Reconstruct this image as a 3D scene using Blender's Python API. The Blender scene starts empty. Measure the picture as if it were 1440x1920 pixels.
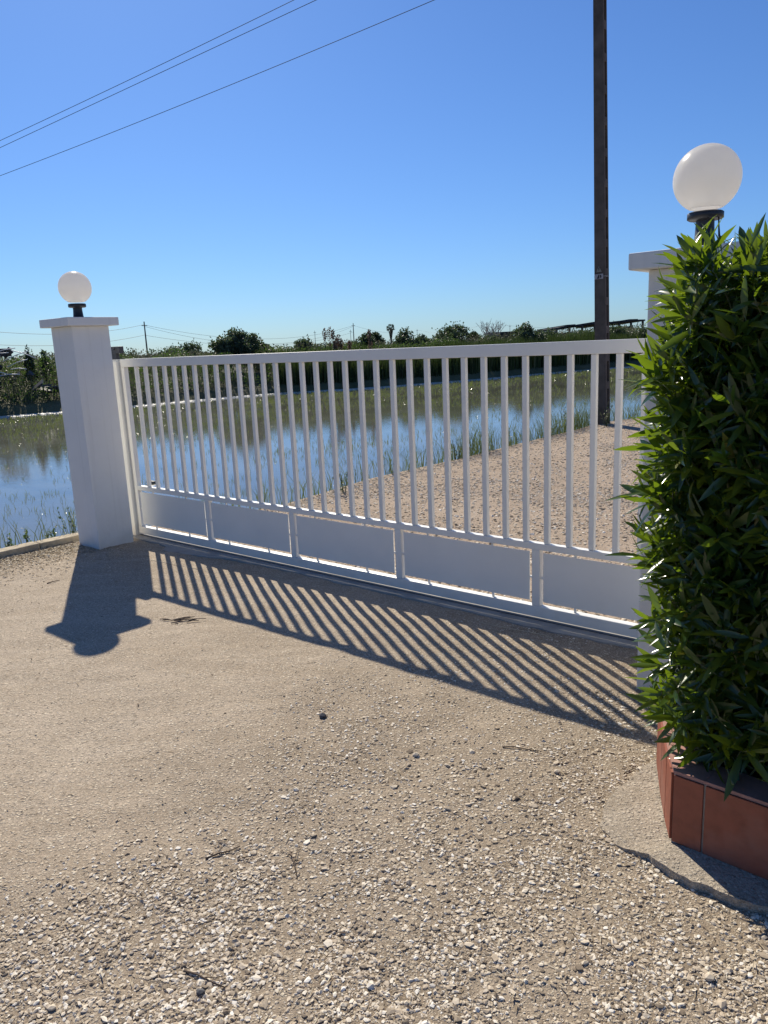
import bpy, bmesh, math, random
import numpy as np
from mathutils import Matrix, Vector
rad = math.radians
random.seed(5); RNG = np.random.default_rng(11)
SC = bpy.context.scene

# ------------------------------------------------------------------ camera, sky, sun, exposure
EYE = 1.6; FPX = 1433.0; CX, CY = 720.0, 960.0
_dn = np.array([1010.0-CX, -(7490.0-CY), -FPX]); _up = -_dn/np.linalg.norm(_dn)
_fw = np.array([0, 0, -1.0]); _y = _fw-_up*(_fw@_up); _y /= np.linalg.norm(_y); _x = np.cross(_y, _up)
CM = np.array([_x, _y, _up])                       # camera axes -> world axes
camd = bpy.data.cameras.new("camera"); cam = bpy.data.objects.new("camera", camd)
SC.collection.objects.link(cam); SC.camera = cam
camd.sensor_fit = 'VERTICAL'; camd.sensor_height = 24.0; camd.lens = 24.0*FPX/1920.0
camd.clip_start = 0.02; camd.clip_end = 8000
cam.matrix_world = Matrix.Translation((0, 0, EYE)) @ Matrix([list(r) for r in CM]).to_4x4()
SUN_AZ, SUN_EL = 107.8, 40.4                       # azimuth counter-clockwise from +X
w = bpy.data.worlds.new("World"); SC.world = w; w.use_nodes = True
nt = w.node_tree; bg = nt.nodes["Background"]
sky = nt.nodes.new("ShaderNodeTexSky"); sky.sky_type = 'NISHITA'; sky.sun_disc = False
sky.sun_elevation = rad(SUN_EL); sky.sun_rotation = rad(90.0-SUN_AZ)
sky.altitude = 0; sky.air_density = 1.0; sky.dust_density = 0.30; sky.ozone_density = 3.0
tint = nt.nodes.new("ShaderNodeMix"); tint.data_type = 'RGBA'; tint.blend_type = 'MULTIPLY'; tint.inputs[0].default_value = 1.0
nt.links.new(sky.outputs[0], tint.inputs[6]); tint.inputs[7].default_value = (.715, 1.085, 1.66, 1)
nt.links.new(tint.outputs[2], bg.inputs[0]); bg.inputs[1].default_value = 0.053
sd = bpy.data.lights.new("sun", 'SUN'); sd.energy = 5.0; sd.angle = rad(0.53); sd.color = (1.0, 0.92, 0.77)
so = bpy.data.objects.new("sun", sd); SC.collection.objects.link(so)
_s = Vector((math.cos(rad(SUN_AZ))*math.cos(rad(SUN_EL)), math.sin(rad(SUN_AZ))*math.cos(rad(SUN_EL)), math.sin(rad(SUN_EL))))
so.rotation_euler = _s.to_track_quat('Z', 'Y').to_euler(); so.location = _s*60
SC.view_settings.view_transform = 'Standard'; SC.view_settings.look = 'None'
SC.view_settings.exposure = 0.25; SC.view_settings.gamma = 1.0; SC.view_settings.use_curve_mapping = False
SC.cycles.max_bounces = 6; SC.cycles.transparent_max_bounces = 6

# ------------------------------------------------------------------ measuring helpers (photo pixel -> place in the world)
def ray(px, py): return CM @ np.array([px-CX, -(py-CY), -FPX])
def gnd(px, py, z=0.0):
    r = ray(px, py); t = (z-EYE)/r[2]; return np.array([0, 0, EYE])+r*t
def at_dist(px, py, D):
    r = ray(px, py); t = D/math.hypot(r[0], r[1]); return np.array([0, 0, EYE])+r*t
GD = np.array([.766, -.643]); D1 = np.array([.643, .766])      # along the gate / away from the yard
def loc2(o, u, v): return (o[0]+GD[0]*u+D1[0]*v, o[1]+GD[1]*u+D1[1]*v)

# ------------------------------------------------------------------ object helpers
def tag(o, label=None, cat=None, group=None, kind=None):
    if label: o["label"] = label
    if cat: o["category"] = cat
    if group: o["group"] = group
    if kind: o["kind"] = kind
    return o
def empty(name, loc=(0, 0, 0), rz=0.0):
    o = bpy.data.objects.new(name, None); SC.collection.objects.link(o)
    o.empty_display_size = 0.2; o.location = loc; o.rotation_euler = (0, 0, rz); return o
def link(name, me, mat, parent=None, loc=(0, 0, 0)):
    o = bpy.data.objects.new(name, me); SC.collection.objects.link(o)
    if mat: me.materials.append(mat)
    o.location = loc
    if parent: o.parent = parent
    return o
def np_mesh(name, V, polys, mat, parent=None, smooth=False, loc=(0, 0, 0)):
    """polys: list of (N,k) int arrays"""
    me = bpy.data.meshes.new(name); V = np.asarray(V, dtype=np.float32)
    me.vertices.add(len(V)); me.vertices.foreach_set("co", V.ravel())
    li = np.concatenate([p.ravel() for p in polys]).astype(np.int32)
    tot = np.concatenate([np.full(len(p), p.shape[1]) for p in polys]).astype(np.int32)
    st = np.concatenate([[0], np.cumsum(tot)[:-1]]).astype(np.int32)
    me.loops.add(len(li)); me.loops.foreach_set("vertex_index", li)
    me.polygons.add(len(tot)); me.polygons.foreach_set("loop_start", st); me.polygons.foreach_set("loop_total", tot)
    me.polygons.foreach_set("use_smooth", np.full(len(tot), smooth))
    me.update(calc_edges=True); me.validate()
    return link(name, me, mat, parent, loc)
class MB:
    def __init__(s): s.bm = bmesh.new()
    def box(s, x0, x1, y0, y1, z0, z1, bev=0.0, rot=None, org=None, seg=2):
        b = bmesh.new(); bmesh.ops.create_cube(b, size=1.0)
        for v in b.verts: v.co = Vector(((x0+x1)/2+v.co.x*(x1-x0), (y0+y1)/2+v.co.y*(y1-y0), (z0+z1)/2+v.co.z*(z1-z0)))
        if bev > 0: bmesh.ops.bevel(b, geom=b.edges[:], offset=bev, segments=seg, affect='EDGES', profile=.6)
        if rot is not None:
            o = Vector(org or (0, 0, 0))
            for v in b.verts: v.co = rot @ (v.co-o)+o
        s._add(b); return s
    def prism(s, pts, z0, z1, bev=0.0):
        b = bmesh.new(); lo = [b.verts.new((p[0], p[1], z0)) for p in pts]; hi = [b.verts.new((p[0], p[1], z1)) for p in pts]
        n = len(pts)
        b.faces.new(lo[::-1]); b.faces.new(hi)
        for i in range(n): b.faces.new((lo[i], lo[(i+1) % n], hi[(i+1) % n], hi[i]))
        if bev > 0: bmesh.ops.bevel(b, geom=b.edges[:], offset=bev, segments=2, affect='EDGES')
        bmesh.ops.recalc_face_normals(b, faces=b.faces[:])
        s._add(b); return s
    def tube(s, pts, r, n=8, r2=None, cap=True):
        P = [Vector(p) for p in pts]; m = len(P)
        rs = r if isinstance(r, (list, tuple)) else [r+((r2 if r2 is not None else r)-r)*i/max(1, m-1) for i in range(m)]
        rings = []; ref = None
        for i, p in enumerate(P):
            d = (P[min(i+1, m-1)]-P[max(i-1, 0)]).normalized()
            if ref is None: ref = Vector((1, 0, 0)) if abs(d.x) < .9 else Vector((0, 1, 0))
            a = (ref-d*ref.dot(d)).normalized(); ref = a; b_ = d.cross(a)
            rings.append([s.bm.verts.new(p+(a*math.cos(t)+b_*math.sin(t))*rs[i]) for t in [2*math.pi*k/n for k in range(n)]])
        for i in range(m-1):
            for k in range(n):
                f = s.bm.faces.new((rings[i][k], rings[i][(k+1) % n], rings[i+1][(k+1) % n], rings[i+1][k])); f.smooth = True
        if cap and n > 2:
            s.bm.faces.new(rings[0][::-1]); s.bm.faces.new(rings[-1])
        return s
    def lathe(s, prof, n=32, c=(0, 0)):
        rings = []
        for r, z in prof:
            rings.append([s.bm.verts.new((c[0]+r*math.cos(2*math.pi*k/n), c[1]+r*math.sin(2*math.pi*k/n), z)) for k in range(n)])
        for i in range(len(rings)-1):
            for k in range(n):
                f = s.bm.faces.new((rings[i][k], rings[i][(k+1) % n], rings[i+1][(k+1) % n], rings[i+1][k])); f.smooth = True
        return s
    def _add(s, b):
        me = bpy.data.meshes.new("tmp"); b.to_mesh(me); b.free(); s.bm.from_mesh(me); bpy.data.meshes.remove(me)
    def build(s, name, mat, parent=None, loc=(0, 0, 0)):
        me = bpy.data.meshes.new(name); s.bm.to_mesh(me); s.bm.free()
        return link(name, me, mat, parent, loc)
def copy_tree(o, parent=None):
    c = o.copy(); SC.collection.objects.link(c); c.parent = parent
    for ch in [x for x in bpy.data.objects if x.parent == o]: copy_tree(ch, c)
    return c

# ------------------------------------------------------------------ numpy noise
_T = RNG.random((256, 256))
def vnoise(x, y, s=1.0):
    x = np.asarray(x)*s+1000.3; y = np.asarray(y)*s+1000.7
    xi = np.floor(x).astype(int); yi = np.floor(y).astype(int); fx = x-xi; fy = y-yi
    fx = fx*fx*(3-2*fx); fy = fy*fy*(3-2*fy); g = lambda a, b: _T[a % 256, b % 256]
    return (g(xi, yi)*(1-fx)+g(xi+1, yi)*fx)*(1-fy)+(g(xi, yi+1)*(1-fx)+g(xi+1, yi+1)*fx)*fy
def fbm(x, y, s, o=4):
    r = 0; a = .5
    for i in range(o): r = r+a*(vnoise(x, y, s)-.5); s *= 2.03; a *= .5
    return r
def sstep(a, b, x): t = np.clip((x-a)/(b-a), 0, 1); return t*t*(3-2*t)

# ------------------------------------------------------------------ materials
def newmat(name):
    m = bpy.data.materials.new(name); m.use_nodes = True; t = m.node_tree
    return m, t, t.nodes, t.links, t.nodes["Principled BSDF"]
def tc(N, L, scale=None, kind="Object"):
    c = N.new("ShaderNodeTexCoord")
    if scale is None: return c.outputs[kind]
    mp = N.new("ShaderNodeMapping"); mp.inputs["Scale"].default_value = scale; L.new(c.outputs[kind], mp.inputs[0]); return mp.outputs[0]
def noise(N, L, co, sc, det=4, rough=.55, dist=0):
    n = N.new("ShaderNodeTexNoise"); n.inputs["Scale"].default_value = sc; n.inputs["Detail"].default_value = det
    n.inputs["Roughness"].default_value = rough; n.inputs["Distortion"].default_value = dist
    if co: L.new(co, n.inputs["Vector"])
    return n.outputs["Fac"]
def ramp(N, L, f, stops):
    r = N.new("ShaderNodeValToRGB"); e = r.color_ramp.elements
    while len(e) < len(stops): e.new(.5)
    for i, (p, c) in enumerate(stops): e[i].position = p; e[i].color = (*c, 1)
    L.new(f, r.inputs[0]); return r.outputs[0]
def mixc(N, L, f, a, b, mode='MIX'):
    m = N.new("ShaderNodeMix"); m.data_type = 'RGBA'; m.blend_type = mode
    for k, v in ((0, f), (6, a), (7, b)):
        if isinstance(v, (int, float)): m.inputs[k].default_value = v
        elif isinstance(v, tuple): m.inputs[k].default_value = (*v, 1)
        else: L.new(v, m.inputs[k])
    return m.outputs[2]
def math_(N, L, op, a, b=0.5):
    m = N.new("ShaderNodeMath"); m.operation = op
    for k, v in ((0, a), (1, b)):
        if isinstance(v, (int, float)): m.inputs[k].default_value = v
        else: L.new(v, m.inputs[k])
    return m.outputs[0]
def bump(N, L, P, h, strength, dist, prev=None):
    b = N.new("ShaderNodeBump"); b.inputs["Strength"].default_value = strength; b.inputs["Distance"].default_value = dist
    L.new(h, b.inputs["Height"])
    if prev: L.new(prev, b.inputs["Normal"])
    L.new(b.outputs[0], P.inputs["Normal"]); return b.outputs[0]
def island(N): return N.new("ShaderNodeNewGeometry").outputs["Random Per Island"]

def mat_simple(name, col, rough=.6, var=.12, sc=6, bmp=.0, bsc=60, metal=0.0, bd=.002):
    m, t, N, L, P = newmat(name); co = tc(N, L)
    f = noise(N, L, co, sc, 5)
    c = ramp(N, L, f, [(.3, tuple(x*(1-var) for x in col)), (.7, tuple(min(1, x*(1+var)) for x in col))])
    L.new(c, P.inputs["Base Color"]); P.inputs["Roughness"].default_value = rough; P.inputs["Metallic"].default_value = metal
    if bmp: bump(N, L, P, noise(N, L, co, bsc, 4), bmp, bd)
    return m
def mat_leaf(name, stops, trans, tf=.35, rough=.35, spec=.5):
    m, t, N, L, P = newmat(name); r = island(N)
    c = ramp(N, L, r, stops); L.new(c, P.inputs["Base Color"]); P.inputs["Roughness"].default_value = rough
    P.inputs["Specular IOR Level"].default_value = spec
    T = N.new("ShaderNodeBsdfTranslucent"); tcol = mixc(N, L, .75, c, trans); L.new(tcol, T.inputs[0])
    mx = N.new("ShaderNodeMixShader"); mx.inputs[0].default_value = tf
    L.new(P.outputs[0], mx.inputs[1]); L.new(T.outputs[0], mx.inputs[2]); L.new(mx.outputs[0], N["Material Output"].inputs[0])
    return m

def mat_ground(name, dirt, pale, dark, peb, pebd, grav=None):
    m, t, N, L, P = newmat(name); co = tc(N, L)
    big = noise(N, L, co, .8, 5, .6); mid = noise(N, L, co, 7, 6, .65, .4); fine = noise(N, L, co, 90, 5, .7)
    c = ramp(N, L, big, [(.3, dark), (.5, dirt), (.7, pale)])
    c = mixc(N, L, math_(N, L, 'MULTIPLY', mid, .55), c, tuple(x*.62 for x in dirt))
    streak = noise(N, L, tc(N, L, (1.6, 7, 1)), 1.2, 4)
    c = mixc(N, L, math_(N, L, 'MULTIPLY', ramp(N, L, streak, [(.45, (0, 0, 0)), (.7, (1, 1, 1))]), .5), c, pale)
    c = mixc(N, L, .75, c, ramp(N, L, fine, [(.32, (.28,)*3), (.52, (.55,)*3), (.72, (.95,)*3)]), 'OVERLAY')
    if grav:
        at = N.new("ShaderNodeAttribute"); at.attribute_name = "gravel_bed"
        c = mixc(N, L, math_(N, L, 'MULTIPLY', at.outputs["Fac"], .8), c, mixc(N, L, mid, grav, tuple(x*.6 for x in grav)))
    # small stones pressed into the surface
    h = None
    for sc, thr, amt in ((75, .46, 1.0), (150, .5, .9), (300, .5, .8)):
        v = N.new("ShaderNodeTexVoronoi"); v.inputs["Scale"].default_value = sc; L.new(co, v.inputs["Vector"]); v.inputs["Randomness"].default_value = 1
        sep = N.new("ShaderNodeSeparateColor"); L.new(v.outputs["Color"], sep.inputs[0])
        on = math_(N, L, 'GREATER_THAN', sep.outputs[0], thr)
        dome = ramp(N, L, v.outputs["Distance"], [(.0, (1, 1, 1)), (.34, (.7, .7, .7)), (.5, (0, 0, 0))])
        mk = math_(N, L, 'MULTIPLY', on, dome)
        pc = ramp(N, L, sep.outputs[1], [(0, pebd), (.35, tuple(x*.8 for x in peb)), (.8, peb), (1, tuple(min(.75, x*1.35) for x in peb))])
        c = mixc(N, L, math_(N, L, 'MULTIPLY', ramp(N, L, mk, [(.15, (0, 0, 0)), (.4, (1, 1, 1))]), amt*.8), c, pc)
        hh = math_(N, L, 'MULTIPLY', mk, 75.0/sc)
        h = hh if h is None else math_(N, L, 'ADD', h, hh)
    L.new(c, P.inputs["Base Color"]); P.inputs["Roughness"].default_value = .95; P.inputs["Specular IOR Level"].default_value = .2
    b1 = bump(N, L, P, mid, .5, .02); b2 = bump(N, L, P, fine, .7, .005, b1); bump(N, L, P, h, .9, .004, b2)
    return m
M_yard = mat_ground("yard_earth", (.40, .32, .235), (.50, .415, .32), (.29, .23, .165), (.58, .49, .375), (.20, .155, .11), (.25, .19, .13))
M_track = mat_ground("track_gravel", (.37, .285, .205), (.45, .36, .27), (.27, .205, .145), (.56, .44, .34), (.19, .13, .09))
def mat_field():
    m, t, N, L, P = newmat("field_soil"); co = tc(N, L)
    c = ramp(N, L, noise(N, L, co, .25, 6, .7), [(.3, (.05, .06, .025)), (.55, (.10, .10, .045)), (.75, (.19, .16, .09))])
    L.new(c, P.inputs["Base Color"]); P.inputs["Roughness"].default_value = .95
    bump(N, L, P, noise(N, L, co, 4, 5), .8, .1); return m
M_field = mat_field()
def mat_white(name, col=(.80, .80, .80), rough=.55, bs=.15, sc=140, worn=False):
    m, t, N, L, P = newmat(name); co = tc(N, L)
    f = noise(N, L, co, 2.5, 5, .6)
    c = ramp(N, L, f, [(.3, tuple(x*.93 for x in col)), (.7, col)])
    # faint dirt splash rising from the ground
    sp = N.new("ShaderNodeSeparateXYZ"); L.new(co, sp.inputs[0])
    lo = ramp(N, L, math_(N, L, 'ADD', sp.outputs[2], math_(N, L, 'MULTIPLY', noise(N, L, co, 9, 5), .25)), [(.09, (1, 1, 1)), (.26, (0, 0, 0))])
    c = mixc(N, L, math_(N, L, 'MULTIPLY', lo, .35), c, (.50, .44, .36))
    L.new(c, P.inputs["Base Color"]); P.inputs["Roughness"].default_value = rough
    b0 = None
    if worn:                                     # trowel marks, thin grey run-off streaks
        b0 = bump(N, L, P, noise(N, L, co, 7, 3, .5, .6), .35, .012)
        st = ramp(N, L, noise(N, L, tc(N, L, (26, 26, .7)), 1.0, 4), [(.56, (0, 0, 0)), (.74, (1, 1, 1))])
        c = mixc(N, L, math_(N, L, 'MULTIPLY', st, .16), c, (.46, .44, .40)); L.new(c, P.inputs["Base Color"])
    bump(N, L, P, noise(N, L, co, sc, 4), bs, .002, b0); return m
M_plaster = mat_white("white_masonry_paint", (.81, .80, .77), .8, .5, 60, True)
M_gate = mat_white("white_gate_paint", (.86, .845, .79), .35, .06, 200)
M_concrete = mat_ground("rough_concrete", (.40, .34, .265), (.49, .43, .35), (.25, .20, .14), (.48, .42, .34), (.21, .17, .13))
M_kerb = mat_simple("weathered_kerb", (.44, .37, .26), .95, .25, 12, .8, 60, bd=.005)
M_thresh = mat_simple("threshold_cement", (.36, .34, .31), .95, .2, 6, .7, 70, bd=.004)
M_dark = mat_simple("black_plastic", (.018, .018, .022), .45, .2, 30)
M_rust = mat_simple("dark_steel", (.06, .06, .065), .5, .2, 30)
M_polec = mat_simple("old_pole_concrete", (.095, .082, .072), .95, .3, 5, .6, 50, bd=.005)
M_wood = mat_simple("grey_wood", (.12, .10, .085), .9, .25, 4)
M_wire = mat_simple("cable", (.03, .03, .035), .6, .1, 3)
M_bark = mat_simple("bark", (.10, .08, .06), .95, .3, 12, .6, 40, bd=.01)
M_dead = mat_simple("dead_branches", (.30, .28, .26), .9, .15, 3)
M_soil = mat_simple("planter_soil", (.045, .034, .026), .98, .4, 20, .9, 60, bd=.01)
M_grout = mat_simple("tile_grout", (.42, .37, .31), .95, .15, 40, .4, 100)
M_sign = mat_simple("sign_plate", (.34, .34, .36), .5, .1, 10)
M_signY = mat_simple("faded_sign_triangle", (.22, .22, .19), .6, .15, 20)
M_ink = mat_simple("sign_ink", (.02, .02, .025), .6, .1, 10)
M_shed = mat_simple("weathered_sheet", (.035, .035, .038), .8, .3, 1.5)
M_pale = mat_simple("pale_wall", (.45, .45, .43), .8, .1, 1)
M_twig = mat_simple("twig_bark", (.10, .07, .05), .9, .3, 40)
M_straw = mat_simple("dry_straw", (.62, .53, .38), .8, .15, 30)
M_pipe = mat_simple("pale_pipe", (.70, .70, .70), .5, .1, 5)
def mat_tile(name, col):
    m, t, N, L, P = newmat(name); co = tc(N, L)
    c = ramp(N, L, noise(N, L, co, 14, 6, .65), [(.28, tuple(x*.72 for x in col)), (.5, col), (.75, tuple(min(1, x*1.22) for x in col))])
    c = mixc(N, L, math_(N, L, 'MULTIPLY', ramp(N, L, noise(N, L, co, 5, 4), [(.5, (0, 0, 0)), (.75, (1, 1, 1))]), .25), c, (.42, .30, .24))
    L.new(c, P.inputs["Base Color"]); P.inputs["Roughness"].default_value = .55
    bump(N, L, P, noise(N, L, co, 90, 4), .25, .001); return m
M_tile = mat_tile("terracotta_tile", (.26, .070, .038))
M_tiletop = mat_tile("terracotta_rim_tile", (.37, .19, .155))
def mat_stone():
    m, t, N, L, P = newmat("gravel_stone"); r = island(N)
    c = ramp(N, L, r, [(0, (.15, .115, .085)), (.12, (.31, .25, .18)), (.4, (.50, .41, .305)), (.7, (.64, .55, .43)), (.92, (.75, .68, .57)), (1, (.80, .76, .69))])
    c = mixc(N, L, .35, c, ramp(N, L, noise(N, L, tc(N, L), 130, 4), [(.3, (.3,)*3), (.7, (.75,)*3)]), 'OVERLAY')
    L.new(c, P.inputs["Base Color"]); P.inputs["Roughness"].default_value = .85; P.inputs["Specular IOR Level"].default_value = .3; return m
M_stone = mat_stone()
def mat_globe():
    m, t, N, L, P = newmat("opal_globe"); P.inputs["Base Color"].default_value = (.86, .84, .80, 1); P.inputs["Roughness"].default_value = .22
    c = ramp(N, L, noise(N, L, tc(N, L), 4, 4), [(.35, (.85, .83, .80)), (.65, (.90, .89, .87))]); L.new(c, P.inputs["Base Color"])
    T = N.new("ShaderNodeBsdfTranslucent"); T.inputs[0].default_value = (.96, .93, .88, 1)
    mx = N.new("ShaderNodeMixShader"); mx.inputs[0].default_value = .60
    L.new(P.outputs[0], mx.inputs[1]); L.new(T.outputs[0], mx.inputs[2]); L.new(mx.outputs[0], N["Material Output"].inputs[0]); return m
M_globe = mat_globe()
def mat_water():
    m, t, N, L, P = newmat("paddy_water"); co = tc(N, L)
    c = ramp(N, L, noise(N, L, co, .6, 5), [(.3, (.10, .105, .08)), (.7, (.17, .17, .135))])
    L.new(c, P.inputs["Base Color"]); P.inputs["Roughness"].default_value = .02; P.inputs["IOR"].default_value = 1.33
    P.inputs["Specular IOR Level"].default_value = 1.0
    h1 = noise(N, L, tc(N, L, (1.0, 1.6, 1)), 5, 3); h2 = noise(N, L, co, 22, 3)
    b = bump(N, L, P, h1, .035, .03); bump(N, L, P, h2, .06, .01, b); return m
M_water = mat_water()
M_oleander = mat_leaf("oleander_leaf", [(0, (.014, .040, .012)), (.5, (.028, .065, .016)), (.93, (.045, .090, .02)), (.97, (.10, .14, .03)), (.996, (.26, .22, .05)), (1, (.16, .09, .04))], (.42, .62, .02), .25, .24, .6)
M_stem = mat_simple("green_stem", (.10, .12, .05), .7, .2, 30)
M_sprout = mat_leaf("rice_sprout", [(0, (.06, .075, .02)), (.6, (.115, .135, .035)), (1, (.20, .20, .08))], (.27, .34, .06), .30, .22, .9)
M_glint = mat_leaf("glint_fleck", [(0, (.06, .07, .03)), (1, (.16, .15, .09))], (.1, .12, .04), .05, .24, 1.0)  # glossy material of the flecks added to imitate sun glints on water
M_grass = mat_leaf("bank_grass", [(0, (.03, .05, .015)), (.6, (.07, .10, .03)), (1, (.17, .15, .08))], (.25, .33, .08), .25, .5)
M_reed = mat_leaf("reed_blade", [(0, (.02, .035, .012)), (.55, (.045, .07, .022)), (.9, (.09, .11, .04)), (1, (.20, .18, .10))], (.14, .22, .04), .18, .6, .2)
M_bramble = mat_leaf("bramble_leaf", [(0, (.02, .045, .012)), (.6, (.05, .095, .025)), (1, (.12, .17, .05))], (.20, .34, .06), .25, .55, .3)
M_scrub = mat_leaf("dry_scrub_leaf", [(0, (.06, .065, .045)), (.5, (.11, .11, .075)), (1, (.20, .18, .13))], (.2, .22, .12), .2, .7, .2)
M_olive = mat_leaf("olive_leaf", [(0, (.035, .05, .028)), (.6, (.07, .095, .055)), (1, (.14, .16, .10))], (.16, .24, .08), .22, .55, .3)
M_pine = mat_leaf("dark_crown_leaf", [(0, (.02, .035, .015)), (.7, (.04, .06, .025)), (1, (.08, .10, .05))], (.10, .17, .05), .18, .6, .2)
M_plume = mat_leaf("reed_plume", [(0, (.10, .06, .045)), (1, (.26, .19, .14))], (.3, .2, .15), .2, .9, .1)
M_litter = mat_leaf("dry_litter", [(0, (.28, .21, .13)), (.6, (.50, .42, .30)), (1, (.68, .62, .5))], (.5, .4, .25), .12, .8, .2)

# ------------------------------------------------------------------ shape of the land
NEAR = np.array([(-60, -52), (-12, -4.4), (-3.30, 6.35), (-2.72, 6.98), (-1.67, 7.32), (-1.0, 7.95), (-.1, 9.3), (1.06, 10.5), (2.0, 11.65), (3.42, 13.3), (4.1, 14.25), (4.9, 14.7), (9, 18.6), (30, 40), (120, 128)], float)
FAR = np.array([(-140, -70), (-40, 11), (-20, 23.8), (-13.8, 28.06), (-9.6, 30.9), (-7.9, 32.8), (-5.08, 35), (-.24, 36.5), (5.25, 39.9), (8.5, 42.6), (11.45, 44.8), (14.6, 46.6), (40, 63), (180, 160)], float)
WZ = -.40
def sdist(x, y, PL):
    """signed distance, positive on the right-hand side of the polyline's direction"""
    best = np.full(np.shape(x), 1e9); sg = np.ones(np.shape(x))
    for a, b in zip(PL[:-1], PL[1:]):
        d = b-a; L2 = d@d; t = np.clip(((x-a[0])*d[0]+(y-a[1])*d[1])/L2, 0, 1)
        qx = x-(a[0]+t*d[0]); qy = y-(a[1]+t*d[1]); q = np.hypot(qx, qy)
        c = d[0]*(y-a[1])-d[1]*(x-a[0]); m = q < best
        best = np.where(m, q, best); sg = np.where(m, np.where(c < 0, 1, -1), sg)
    return best*sg
def land(x, y):
    dn = sdist(x, y, NEAR)                      # + : yard / track side
    df = -sdist(x, y, FAR)                      # + : beyond the far bank
    zn = -.75+.75*sstep(-.55, .0, dn)
    zn = zn+np.where(dn > 0, 1, 0)*(.022*fbm(x, y, .9)*sstep(0, .5, dn)+.012*fbm(x, y, 5.0)*sstep(0, .5, dn))
    zf = -.75+.75*sstep(-.7, .5, df)+.55*sstep(.4, 2.6, df)-.35*sstep(4, 9, df)+.12*fbm(x, y, .4)*sstep(0, 2, df)
    return np.maximum(zn, np.where(df > -.8, zf, -.75)), dn, df
def gweight(x, y):
    g = .95*x+.60*(2.75-y)+2.2*fbm(x, y, .85, 3)+.55
    g = np.maximum(g, 1.25-3.2*np.hypot(x+.78, (y-1.85)*.8)); return sstep(-.45, 1.15, g)
def axis(lo, hi, f, a, b, far):
    mid = list(np.arange(lo, hi+1e-6, f)); s = f; r = []
    x = hi
    while x < b: s = min(s*1.12, .6); x += s; r.append(x)
    while x < far: s *= 1.35; x += s; r.append(x)
    l = []; x = lo; s = f
    while x > a: s = min(s*1.12, .6); x -= s; l.append(x)
    while x > -far: s *= 1.35; x -= s; l.append(x)
    return np.array(l[::-1]+mid+r)
gx = axis(-4.2, 5.6, .05, -40, 45, 3500); gy = axis(.9, 15.4, .05, -8, 72, 3500)
X, Y = np.meshgrid(gx, gy); Z, DN, DF = land(X, Y)
# fine relief and wheel-worn hollows in the yard
v_gate = (X+2.434)*D1[0]+(Y-6.316)*D1[1]-.48
Z += np.where((DN > .1), .010*fbm(X, Y, 14.0, 3)-.012*np.exp(-((v_gate+2.6+.25*X)/.35)**2), 0)
Z -= np.where((DN > .1), .012*sstep(.30, .02, np.abs(v_gate-.02)), 0)
nx, ny = len(gx), len(gy); idx = np.arange(nx*ny).reshape(ny, nx)
F = np.stack([idx[:-1, :-1], idx[:-1, 1:], idx[1:, 1:], idx[1:, :-1]], -1).reshape(-1, 4)
ground = np_mesh("ground", np.stack([X, Y, Z], -1).reshape(-1, 3), [F], M_yard, smooth=True)
tag(ground, kind="structure")
_g = gweight(X.ravel(), Y.ravel())*(Y.ravel() < 8); _cl = sstep(-.10, .12, fbm(X.ravel(), Y.ravel(), 7.0, 3))
_at = ground.data.attributes.new("gravel_bed", 'FLOAT', 'POINT'); _at.data.foreach_set("value", (_g*(.5+.5*_cl)).astype(np.float32))
ground.data.materials.append(M_track); ground.data.materials.append(M_field)
cxm = X.ravel()[F].mean(1); vg = v_gate.ravel()[F].mean(1); dfm = DF.ravel()[F].mean(1); dnm = DN.ravel()[F].mean(1)
ground.data.polygons.foreach_set("material_index", np.where(dfm > -1, 2, np.where(vg > .02, 1, 0)).astype(np.int32))
_gxa, _gya = gx, gy
def gz(x, y):
    x = np.asarray(x, float); y = np.asarray(y, float)
    i = np.clip(np.searchsorted(gx, x)-1, 0, nx-2); j = np.clip(np.searchsorted(gy, y)-1, 0, ny-2)
    fx = (x-gx[i])/(gx[i+1]-gx[i]); fy = (y-gy[j])/(gy[j+1]-gy[j])
    return (Z[j, i]*(1-fx)+Z[j, i+1]*fx)*(1-fy)+(Z[j+1, i]*(1-fx)+Z[j+1, i+1]*fx)*fy
wv = [(*p, WZ) for p in [(-250, -200), (260, -200), (260, 260), (-250, 260)]]
water = np_mesh("water", wv, [np.array([[0, 1, 2, 3]])], M_water); tag(water, kind="structure")

# ------------------------------------------------------------------ gate pillars with globe lamps
PA = .33; LPF = np.array([-2.434, 6.316]); RPF = np.array([1.128, 3.264])
def pillar(org, u0, cat_label, sect):
    """org: front left corner (local u to the right along the gate, v away)"""
    e = empty("gate_pillar", (org[0], org[1], 0), math.atan2(GD[1], GD[0]))
    MB().box(u0, u0+PA, 0, PA, -.25, 1.85, .006).build("shaft", M_plaster, e)
    MB().box(u0-.062, u0+PA+.062, -.062, PA+.062, 1.851, 1.918, .007).build("cap", M_plaster, e)
    tag(e, cat_label, "pillar", "white gate pillars"); return e
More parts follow.
